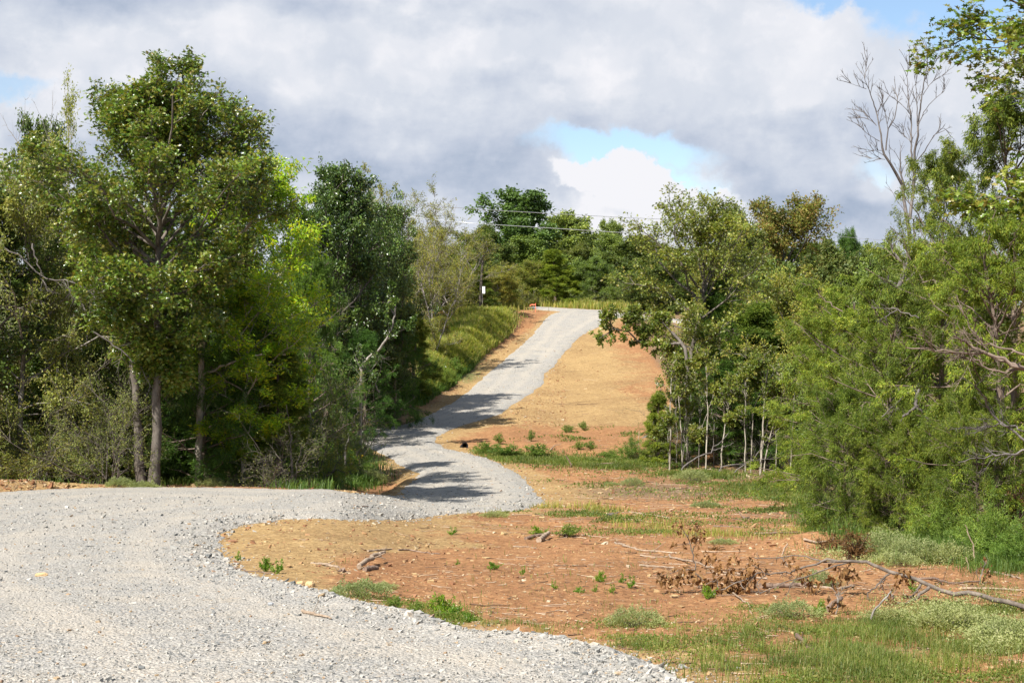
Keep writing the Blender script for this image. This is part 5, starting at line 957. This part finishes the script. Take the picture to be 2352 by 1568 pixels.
# ------------------------------------------------------------------ small plants
def put(key, px, py, width, label, cat='plant', hs=1.0, group=None, name=None):
    r, wn, hn = PROTO[key]; g = ray_ground([px], [py])[0]; g[2] = rough_z(g[0], g[1])-.01
    if key not in USED: o = r; USED.add(key)
    else: o = copy_tree(r)
    s = width/F0*g[1]/wn; o.location = g; o.scale = (s, s, s*hs); o.rotation_euler = (0, 0, random.Random(int(px*3+py)).uniform(0, 6.28)); tag(o, label, cat, group); return o
for a in [
 ('mound', 825, 1372, 125, 'pale grey-green mound of small leaves at the near gravel edge', 'plant', 1.2), ('mound', 872, 1352, 70, 'smaller pale green spray behind the mound at the gravel edge', 'plant', .7),
 ('mound2', 1456, 1438, 125, 'pale green mound in the grass below the brown-leaved twigs', 'plant', 1.1), ('mound2', 1815, 1415, 130, 'pale green mound below the middle of the fallen branch', 'plant', 1.0),
 ('mound2', 1453, 1116, 48, 'round green cushion plant on the brown earth of the middle clearing', 'plant', 1.3), ('mound', 1405, 1114, 34, 'small flat plant left of the round green cushion plant', 'plant', .8),
 ('mound2', 2030, 1282, 130, 'pale grey-green weed mound beside the dead cedar stub', 'plant', 1.5), ('mound2', 2100, 1292, 130, 'pale grey-green weed mound in the middle of the right-hand row', 'plant', 1.3), ('mound2', 2175, 1294, 120, 'pale grey-green weed mound at the right end of the row', 'plant', 1.2), ('mound', 2060, 1300, 100, 'low pale weed in front of the grey-green weed mounds', 'plant', 1.0),
 ('mound2', 2180, 1450, 170, 'pale weed mound rising from the bottom right grass', 'plant', 1.0), ('mound2', 2320, 1475, 170, 'pale weed mound at the right edge of the bottom grass', 'plant', 1.0), ('mound2', 2040, 1430, 120, 'pale weed under the thick end of the fallen branch', 'plant', .8),
 ('mound2', 1880, 1345, 90, 'thin greyish weed under the fork of the fallen branch', 'plant', 1.2), ('mound', 1620, 1165, 60, 'small yellow-green cushion in the brown clearing', 'plant', 1.0), ('mound2', 1590, 1105, 80, 'green cushion by the left end of the thicket grass', 'plant', 1.0), ('mound2', 1930, 1170, 80, 'flat green weed cushion left of the near cedar', 'plant', .9), ('mound', 1660, 1250, 60, 'thin weed cushion beside the upright dead twig', 'plant', .8),
 ('mound', 1138, 1187, 60, 'straggling weed at the lower edge of the gravel bend', 'plant', .9), ('mound2', 487, 1118, 70, 'yellow-green low cushion between gravel and the shaded wood', 'plant', .9), ('mound', 275, 1118, 60, 'pale weed at the verge left of the oak', 'plant', 1.4), ('mound', 330, 1122, 60, 'pale weed at the foot of the oak beside the gravel', 'plant', 1.2),
 ('mound2', 850, 1108, 70, 'bright green weed cushion at the end of the ditch', 'plant', 1.3),
 ('sproutbush', 610, 1312, 34, 'upright yellow-green seedling clump on the tan earth', 'seedling', 1.3), ('sprout', 637, 1316, 24, 'smaller green seedling right of the upright clump', 'seedling', 1.2), ('sprout', 547, 1287, 14, 'tiny seedling at the gravel edge', 'seedling', 1.3),
 ('sproutbush', 1012, 1415, 60, 'bright green leafy bush at the gravel edge near the bottom', 'seedling', 1.2), ('sproutbush', 1045, 1423, 55, 'bright green leafy bush joined right of the first', 'seedling', .8), ('sproutbush', 1078, 1428, 35, 'smallest leafy bush of the three at the gravel edge', 'seedling', .9),
 ('sproutbush', 1132, 1310, 30, 'green seedling clump in the middle of the red earth', 'seedling', .8), ('sprout', 1051, 1294, 10, 'tiny sprout left of the green seedling clump', 'seedling', 1.2), ('sprout', 1200, 1318, 12, 'tiny sprout right of the green seedling clump', 'seedling', 1.5),
 ('sproutbush', 1331, 1362, 28, 'bright seedling on the red earth below the dark stick', 'seedling', .7), ('sproutbush', 1380, 1335, 28, 'yellow-green seedling beside a dark twig', 'seedling', 1.3), ('sprout', 1429, 1342, 16, 'bright sprout right of the yellow-green seedling', 'seedling', 1.2), ('sprout', 1449, 1352, 18, 'darker sprout among the red earth seedlings', 'seedling', 1.4), ('sprout', 1366, 1360, 11, 'tiny bright sprout between two seedlings', 'seedling', 1.3), ('sprout', 1405, 1364, 14, 'tiny sprout in front of the red earth seedlings', 'seedling', 1.3), ('sprout', 1274, 1354, 14, 'small sprout left of the bright seedling', 'seedling', 1.2),
 ('sproutbush', 1234, 1228, 36, 'round green plant in the middle distance near the short log end', 'plant', .8), ('sprout', 1038, 1230, 20, 'small pale green plant on the tan earth below the gravel bend', 'plant', .8),
 ('sproutbush', 1625, 1376, 34, 'bright green seedling growing through the dead brown leaves', 'seedling', 1.3), ('sprout', 2098, 1366, 20, 'bright seedling behind the thick limb of the fallen branch', 'seedling', 1.4), ('sproutbush', 1885, 1412, 30, 'upright yellow-green seedling below the fallen branch', 'seedling', 1.8),
 ('herb', 1146, 1020, 24, 'small dark weed alone on the slope left of the others', 'plant', 1.0), ('herb', 1220, 1014, 18, 'small upright weed on the slope behind the green strip', 'plant', 1.4), ('herb', 1330, 1034, 30, 'weed clump on the small mound behind the green strip', 'plant', 0.6), ('herb', 1356, 1034, 28, 'weed clump just right of the one on the small mound', 'plant', 0.75),
 ('herbbig', 1402, 1050, 56, 'bushy dark green weed in the green strip', 'plant', 0.35), ('herbbig', 1457, 1056, 80, 'tall bright weed clump at the thicket end of the green strip', 'plant', 0.8), ('herb', 1340, 988, 22, 'weed tuft highest on the slope', 'plant', .9), ('herb', 1305, 992, 30, 'flat weed tuft left of the highest one', 'plant', .5),
 ('herb', 1122, 1042, 60, 'weed clump at the left end of the green strip near the pipe', 'plant', 0.42), ('herb', 1165, 1048, 60, 'weed clump second from the pipe in the green strip', 'plant', 0.42), ('herb', 1237, 1050, 60, 'weedy clump in the middle of the green strip', 'plant', 0.5),
 ('herbbig', 815, 1095, 80, 'weedy bush with yellow flowers in the ditch', 'plant', .8), ('herbbig', 750, 1115, 110, 'dark green weedy bush at the near side of the ditch', 'plant', .8), ('herbbig', 770, 1050, 110, 'weedy bush behind the flowering one in the ditch', 'plant', .9), ('herbbig', 700, 1100, 100, 'shaded weedy bush at the wood side of the ditch', 'plant', .9),
 ('herb', 905, 1400, 40, 'weed tuft between the pale mound and the leafy bushes', 'plant', .8), ('herb', 955, 1412, 36, 'thin weed beside the leafy bushes at the gravel edge', 'plant', .9),
 ('herbbig', 2270, 1290, 170, 'tall feathery weeds at the right edge under the cedars', 'plant', .9), ('herbbig', 2150, 1262, 150, 'tall feathery weeds behind the pale mounds', 'plant', .8), ('herbbig', 2345, 1305, 150, 'dark green weeds cut by the right edge', 'plant', .8),
 ('herb', 1306, 1235, 56, 'loose green tuft beside the dark gnarled root', 'plant', .5), ('herb', 1045, 860, 30, 'green weed on the earth bank beside the climbing road', 'plant', 1.2), ('herbbig', 1020, 880, 60, 'leafy weed clump low on the earth bank', 'plant', .8), ('herbbig', 985, 870, 60, 'shaded weed clump at the foot of the bank', 'plant', .9),
]: put(*a)
fl = MB(); g = ray_ground([815], [1095])[0]; rr = np.random.RandomState(5); n_ = 60; o = g+rr.normal(0, 1, (n_, 3))*[.25, .15, .10]+[0, 0, .62]; m_, nn = mat('yellow_flower'); oo = nn.n('ShaderNodeOutputMaterial'); bb = nn.n('ShaderNodeBsdfPrincipled', i_Base_Color=(.75, .50, .02, 1), i_Roughness=.6); nn.put(oo.inputs[0], bb.outputs[0])
par = [x for x in C.objects if x.get('label') == 'weedy bush with yellow flowers in the ditch'][0]
leaves(fl, (o-np.array(par.location))/np.array(par.scale), norm(rr.normal(0, 1, (n_, 3))), norm(rr.normal(0, 1, (n_, 3))), np.full(n_, .07), np.full(n_, .06)); f_ = fl.obj('flowers', m_, par)
# dead rust-brown cedar boughs
for (px, py, w_, h_, lab, tl) in [(1952, 1290, 48, 1.6, 'rust-brown dead cedar stub leaning beside the orange mound', 24), (1905, 1262, 50, .8, 'small rust-brown dead bough lying on the orange mound', -40), (2335, 1190, 70, 1.6, 'rust-brown dead cedar top hanging at the right edge', 10)]:
    g = ray_ground([px], [py])[0]; Y = g[1] if px < 2300 else 19.0; rr = np.random.RandomState(int(px)); s = w_/F0*Y; wood = MB(); fol = MB()
    n_ = 16; az = rr.uniform(0, 6.28, n_); d = norm(np.stack([.4*np.cos(az)+.35, .4*np.sin(az), np.full(n_, 1.0)*(1 if tl > 0 else .35)], -1)); B = shoot(rr.normal(0, .03, (n_, 3)), d, np.full(n_, s*h_)*rr.uniform(.5, 1, n_), 6, rr, 0, .15); tubes(wood, B, np.full((n_, 1), .006)*np.linspace(1, .4, 6)[None], 4)
    B2, _ = grow(B, 8, rr, (20, 50), (.2, .4), (.1, 1), -.2, 0, .1, 4); foliate(fol, B2, rr, 12, (.04, .09), .14, (0, 1), .015, 1.0, .6)
    e_ = empty('dead_cedar', g if px < 2300 else W(2335, 1215, 19.0)); wood.obj('stem', M['bark_red'], e_); fol.obj('foliage', M['deadcedar'], e_); tag(e_, lab, 'dead cedar')

# ------------------------------------------------------------------ grass
def grass(name, label, spots, h, mat_, wid=.0045, bend=.5, seed=0, off=.02, clump=0.0):
    rs = np.random.RandomState(seed); pts = []
    for (px, py, rx, ry, n) in spots:
        qx = px+rs.normal(0, rx*.55, n); qy = py+rs.normal(0, ry*.55, n); g = ray_ground(qx, qy); k = road_sd(g[:, 0], g[:, 1]) < -off; g = g[k]
        if clump: g = g[fbm(g[:, 0], g[:, 1], clump, 4, seed+3)+rs.uniform(-.14, .14, len(g)) > .03]
        pts.append(g)
    g = np.vstack(pts); n = len(g); g[:, 2] = rough_z(g[:, 0], g[:, 1])-.008
    Hh = rs.uniform(h[0], h[1], n)*(1+.5*fbm(g[:, 0], g[:, 1], .9, 2, 91)); a = rs.uniform(0, 2*pi, n); lean = rs.uniform(.05, bend, n); d = np.stack([np.cos(a), np.sin(a), np.zeros(n)], -1); s = np.stack([-np.sin(a), np.cos(a), np.zeros(n)], -1)*(wid*np.clip(g[:, 1]/12, 1, 8))[:, None]*rs.uniform(.7, 1.3, (n, 1)); up = np.array([0, 0, 1.0])
    m_ = g+up*Hh[:, None]*.55+d*(Hh*lean*.3)[:, None]; t = g+up*(Hh*(1-.35*lean))[:, None]+d*(Hh*lean)[:, None]
    v = np.stack([g-s, g+s, m_+s*.8, m_-s*.8, t], 1); b = np.arange(n)[:, None]*5; mb = MB(); mb.add(v.reshape(-1, 3), q=b+np.array([0, 1, 2, 3]), t=b+np.array([3, 2, 4])); o = mb.obj(name, M[mat_]); tag(o, label, 'grass', kind='stuff')
grass('grass', 'short mixed grass covering the bottom right of the clearing', [(2170, 1490, 300, 90, 23000), (1880, 1530, 240, 60, 10000), (1650, 1510, 150, 50, 2800), (2250, 1420, 130, 50, 12000), (1980, 1440, 130, 40, 6000), (1190, 1458, 90, 18, 2600), (1130, 1440, 60, 25, 900), (1780, 1450, 130, 40, 2500), (1500, 1490, 140, 50, 1500), (1400, 1400, 200, 60, 700), (920, 1395, 70, 20, 700), (782, 1290, 30, 10, 60), (2300, 1540, 150, 60, 9000)], (.015, .085), 'grass', .0022, 1.3, 1, clump=2.2)
grass('grass_strip', 'green grass strip running from the gravel bend to the right woods', [(1330, 1180, 90, 16, 4500), (1450, 1205, 120, 14, 2600), (1600, 1225, 120, 12, 1300), (1260, 1172, 50, 12, 1200), (1740, 1240, 120, 20, 600), (1140, 1186, 50, 5, 400), (1850, 1220, 80, 20, 600)], (.04, .20), 'tallgrass', .0022, .9, 2, clump=.8)
grass('verge_grass', 'green weeds and grass of the ditch line below the slope', [(1180, 1050, 80, 8, 5000), (1290, 1060, 120, 8, 6500), (1420, 1070, 110, 8, 5500), (1490, 1062, 60, 12, 3500), (1350, 1045, 120, 12, 500), (1110, 1038, 30, 8, 700), (1620, 1092, 90, 8, 4500), (1760, 1122, 90, 14, 7500), (1840, 1142, 60, 16, 4500), (1650, 1140, 120, 16, 500), (1450, 1112, 200, 30, 300)], (.04, .17), 'grass', .0024, 1.1, 3)
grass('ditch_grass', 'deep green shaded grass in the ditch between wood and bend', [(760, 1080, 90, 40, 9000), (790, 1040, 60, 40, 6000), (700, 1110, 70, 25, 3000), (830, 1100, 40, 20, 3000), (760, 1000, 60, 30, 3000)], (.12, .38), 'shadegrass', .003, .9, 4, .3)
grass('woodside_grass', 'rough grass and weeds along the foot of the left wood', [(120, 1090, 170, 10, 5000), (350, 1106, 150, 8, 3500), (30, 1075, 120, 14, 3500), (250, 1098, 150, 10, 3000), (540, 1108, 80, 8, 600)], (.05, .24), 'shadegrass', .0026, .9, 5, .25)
grass('bank_grass', 'tall pale green grass on the bank left of the climbing road', [(1090, 770, 60, 60, 16000), (1050, 830, 50, 50, 9000), (1120, 730, 50, 30, 9000), (1150, 745, 22, 40, 5000), (1010, 870, 40, 40, 5000), (1000, 800, 50, 50, 5000)], (.2, .55), 'tallgrass', .003, .8, 6, 1.2)
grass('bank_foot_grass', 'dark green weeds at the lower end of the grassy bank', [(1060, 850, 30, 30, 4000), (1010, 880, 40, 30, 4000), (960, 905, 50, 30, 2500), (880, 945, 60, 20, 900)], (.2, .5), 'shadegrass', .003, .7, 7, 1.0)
grass('meadow_grass', 'tall yellow-green meadow grass beyond the road crest', [(1270, 701, 120, 6, 12000), (1180, 700, 60, 8, 7000), (1400, 706, 100, 5, 8000), (1330, 695, 120, 5, 8000), (1160, 695, 60, 6, 4000)], (.25, .75), 'tallgrass', .0032, .5, 8, .5)
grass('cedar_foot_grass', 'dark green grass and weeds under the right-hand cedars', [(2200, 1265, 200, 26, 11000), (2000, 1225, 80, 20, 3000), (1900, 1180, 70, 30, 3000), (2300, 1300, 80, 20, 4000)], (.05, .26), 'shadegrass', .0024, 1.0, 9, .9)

def cover(name, label, spots, mat_, h=.05, L=(.012, .026), seed=0, clump=1.5, thr=.0):
    rs = np.random.RandomState(seed); pts = []
    for (px, py, rx, ry, n) in spots:
        g = ray_ground(px+rs.normal(0, rx*.55, n), py+rs.normal(0, ry*.55, n)); pts.append(g[road_sd(g[:, 0], g[:, 1]) < -.04])
    g = np.vstack(pts); f = fbm(g[:, 0], g[:, 1], clump, 4, seed+3)+rs.uniform(-.14, .14, len(g)); k = f > thr; g = g[k]; f = f[k]; n = len(g)
    g[:, 2] = rough_z(g[:, 0], g[:, 1])+rs.uniform(0, 1, n)*h*np.clip((f-thr)*3, .2, 1.3); LL = rs.uniform(L[0], L[1], n)*np.clip(g[:, 1]/13, 1, 4); mb = MB()
    leaves(mb, g, norm(rs.normal(0, .7, (n, 3))+[0, 0, .35]), norm(rs.normal(0, .5, (n, 3))+[0, 0, 1]), LL, LL*.6, .15); o = mb.obj(name, M[mat_]); tag(o, label, 'ground cover', kind='stuff')
grass('grass_tufts', 'longer grass tufts standing up from the bottom right grass', [(2150, 1500, 300, 90, 9000), (1850, 1510, 260, 70, 4500), (1500, 1480, 140, 50, 1200), (2280, 1420, 120, 50, 2500), (1190, 1455, 90, 18, 700), (1330, 1300, 300, 70, 500), (1040, 1410, 90, 20, 500)], (.05, .12), 'grass', .0022, 1.2, 21, clump=3.0)
cover('ground_cover', 'creeping yellow-green small-leaved weeds woven through the bottom right grass', [(2150, 1500, 300, 90, 46000), (1850, 1520, 260, 70, 16000), (1980, 1430, 200, 40, 12000), (2280, 1420, 120, 50, 12000), (1780, 1420, 140, 40, 8000), (1460, 1450, 120, 50, 7000), (1190, 1460, 90, 18, 5000), (920, 1395, 90, 20, 4000), (1040, 1425, 90, 20, 3000)], 'grass', .05, seed=3, clump=1.9, thr=.12)
cover('clearing_weeds', 'thin flat weeds scattered in patches over the middle clearing', [(1350, 1190, 160, 20, 8000), (1560, 1225, 180, 20, 8000), (1750, 1180, 160, 40, 8000), (1500, 1110, 220, 30, 5000), (1300, 1060, 150, 12, 8000), (1450, 1072, 120, 10, 8000), (1640, 1100, 120, 12, 9000), (1800, 1140, 110, 20, 10000), (1350, 1010, 150, 25, 3000), (1160, 1180, 70, 8, 2500), (1400, 1000, 100, 20, 2000)], 'grass', .07, (.014, .028), seed=6, clump=.9, thr=.12)
cover('pale_weeds', 'pale grey-green low weeds spreading under the right-hand cedars', [(2080, 1275, 170, 22, 14000), (2190, 1420, 150, 30, 9000), (2300, 1470, 90, 40, 8000), (1950, 1240, 120, 20, 4000)], 'pale', .12, seed=8, clump=1.2, thr=-.02)

# ------------------------------------------------------------------ built things
def simple(name, colr, rough=.6, metal=0.0):
    m_, n = mat(name); o = n.n('ShaderNodeOutputMaterial'); tcc = n.n('ShaderNodeTexCoord').outputs['Object']; f = n.noise(tcc, 18, 4, .6).outputs[0]
    c_ = n.mix(n.rng(f, .3, .7, 0, 1), tuple(x*.85 for x in colr)+(1,), tuple(min(1, x*1.1) for x in colr)+(1,)); b = n.n('ShaderNodeBsdfPrincipled', i_Base_Color=c_, i_Roughness=rough, i_Metallic=metal); n.put(o.inputs[0], b.outputs[0]); return m_
M['wire'] = simple('pale_wire', (.62, .64, .66), .35, .6); M['white'] = simple('white_board', (.80, .81, .83), .5); M['orange'] = simple('orange_ribbon', (.80, .22, .12), .6); M['pipe'] = simple('black_corrugated_plastic', (.02, .02, .022), .45)
def box(mb, c, s):
    v = np.array([(a, b, d) for a in (-.5, .5) for b in (-.5, .5) for d in (-.5, .5)])*s+c; mb.add(v, q=[(0, 1, 3, 2), (4, 6, 7, 5), (0, 4, 5, 1), (2, 3, 7, 6), (0, 2, 6, 4), (1, 5, 7, 3)])
def wire(pts, r, lab):
    P = np.array([W(*p) for p in pts]); q = resample(P, 30); t = np.linspace(-1, 1, 30); mb = MB(); tubes(mb, q[None], np.full((1, 30), r), 6); o = mb.obj('power_line', M['wire'], smooth=True); tag(o, lab, 'power line')
wire([(640, 440, 66), (870, 464, 68), (1150, 484, 74), (1440, 500, 80), (1560, 505, 82)], .014, 'upper of the two pale power lines crossing the treeline')
wire([(700, 474, 84), (1086, 513, 78), (1250, 523, 79), (1440, 535, 80), (1560, 541, 82)], .014, 'lower of the two pale power lines crossing the treeline')
wire([(1900, 541, 66), (2020, 551, 68), (2100, 557, 69)], .007, 'thin faint wire on the skyline left of the dead tree')
traced('slim_trunk', [(.11, .07, [(1103, 690), (1105, 660), (1107, 620), (1112, 560)])], 94, 'slim dark trunk standing in front of the white sign', 'tree', 'bark_dark', 'farolive', .2, (10, 7), 6, (.12, .2), .5, .01, seed=71, frac=(.3, .5), tt=(.4, 1))
g = on_ground(1108, 97); e_ = empty('sign', g); mb = MB(); cz = W(1108, 666, 97)[2]-g[2]; box(mb, np.array([0, 0, cz]), np.array([.36, .02, .48])); mb.obj('sign_panel', M['white'], e_); mb = MB(); box(mb, np.array([0, .03, (cz-.2)/2]), np.array([.05, .035, cz+.2])); mb.obj('post', M['bark_grey'], e_); tag(e_, 'small white sign board half hidden by a trunk above the bank', 'sign')
g = ray_ground([1230], [716])[0]; e_ = empty('survey_stake', g); mb = MB(); tubes(mb, np.array([[[0, 0, -.1], [0.01, 0, .3], [0, 0, .62]]]), np.full((1, 3), .022), 6); mb.obj('stake', M['orange'], e_); mb = MB(); xs = np.linspace(0, -.42, 9); V = np.stack([np.stack([xs, .02*np.sin(xs*20), .58-.25*(-xs)**1.2+.03*np.sin(xs*17)], -1), np.stack([xs, .02*np.sin(xs*20), .50-.28*(-xs)**1.2+.03*np.sin(xs*17)], -1), np.stack([xs, .03+.02*np.sin(xs*20), .50-.28*(-xs)**1.2+.03*np.sin(xs*17)-.004], -1)], 0).reshape(-1, 3); mb.add(V, q=[(i, i+1, i+10, i+9) for i in range(8)]); mb.obj('ribbon', M['orange'], e_); tag(e_, 'wooden stake with a pink-orange ribbon at the top of the road', 'stake')
g = ray_ground([1067], [1028])[0]; e_ = empty('culvert_pipe', g); mb = MB(); ax = np.array([.30, -.95, 0]); t = np.linspace(0, 1, 25)[:, None]; Pp = np.array([.0, .0, .09])-np.array([.24, -.76, .30])*(1-t)+ax*.06; Rr = .115+.010*np.cos(np.arange(25)*pi); tubes(mb, Pp[None], Rr[None], 18); tubes(mb, Pp[None], (Rr-.014)[None], 18); mb.obj('pipe_body', M['pipe'], e_, smooth=True); mb = MB(); th = np.linspace(0, 2*pi, 18, endpoint=False); A = np.array([.95, .30, 0]); B_ = np.array([0, 0, 1.0]); c_ = Pp[-1]
r1 = c_+.118*(np.cos(th)[:, None]*A+np.sin(th)[:, None]*B_); r2 = c_+.098*(np.cos(th)[:, None]*A+np.sin(th)[:, None]*B_); mb.add(np.vstack([r1, r2]), q=[(i, (i+1) % 18, 18+(i+1) % 18, 18+i) for i in range(18)]); mb.obj('rim', M['pipe'], e_); tag(e_, 'end of a black culvert pipe beside the gravel bend', 'pipe')
g = ray_ground([1019], [851])[0]; rr = np.random.RandomState(3); xs, ys = np.meshgrid(np.linspace(-.13, .13, 6), np.linspace(-.08, .08, 5)); Z = .05+rr.normal(0, .03, xs.shape); mb = MB(); V, Q = sheet(xs, ys, Z); mb.add(V, q=Q); V2 = V.copy(); V2[:, 2] -= .006; mb.add(V2, q=Q[:, ::-1]); o = mb.obj('litter', M['white']); o.location = g+np.array([0, 0, .15]); tag(o, 'scrap of crumpled white litter in the weeds of the bank', 'litter')
for k_, (r_, a_, b_) in PROTO.items():
    if k_ not in USED: print('UNUSED', k_)
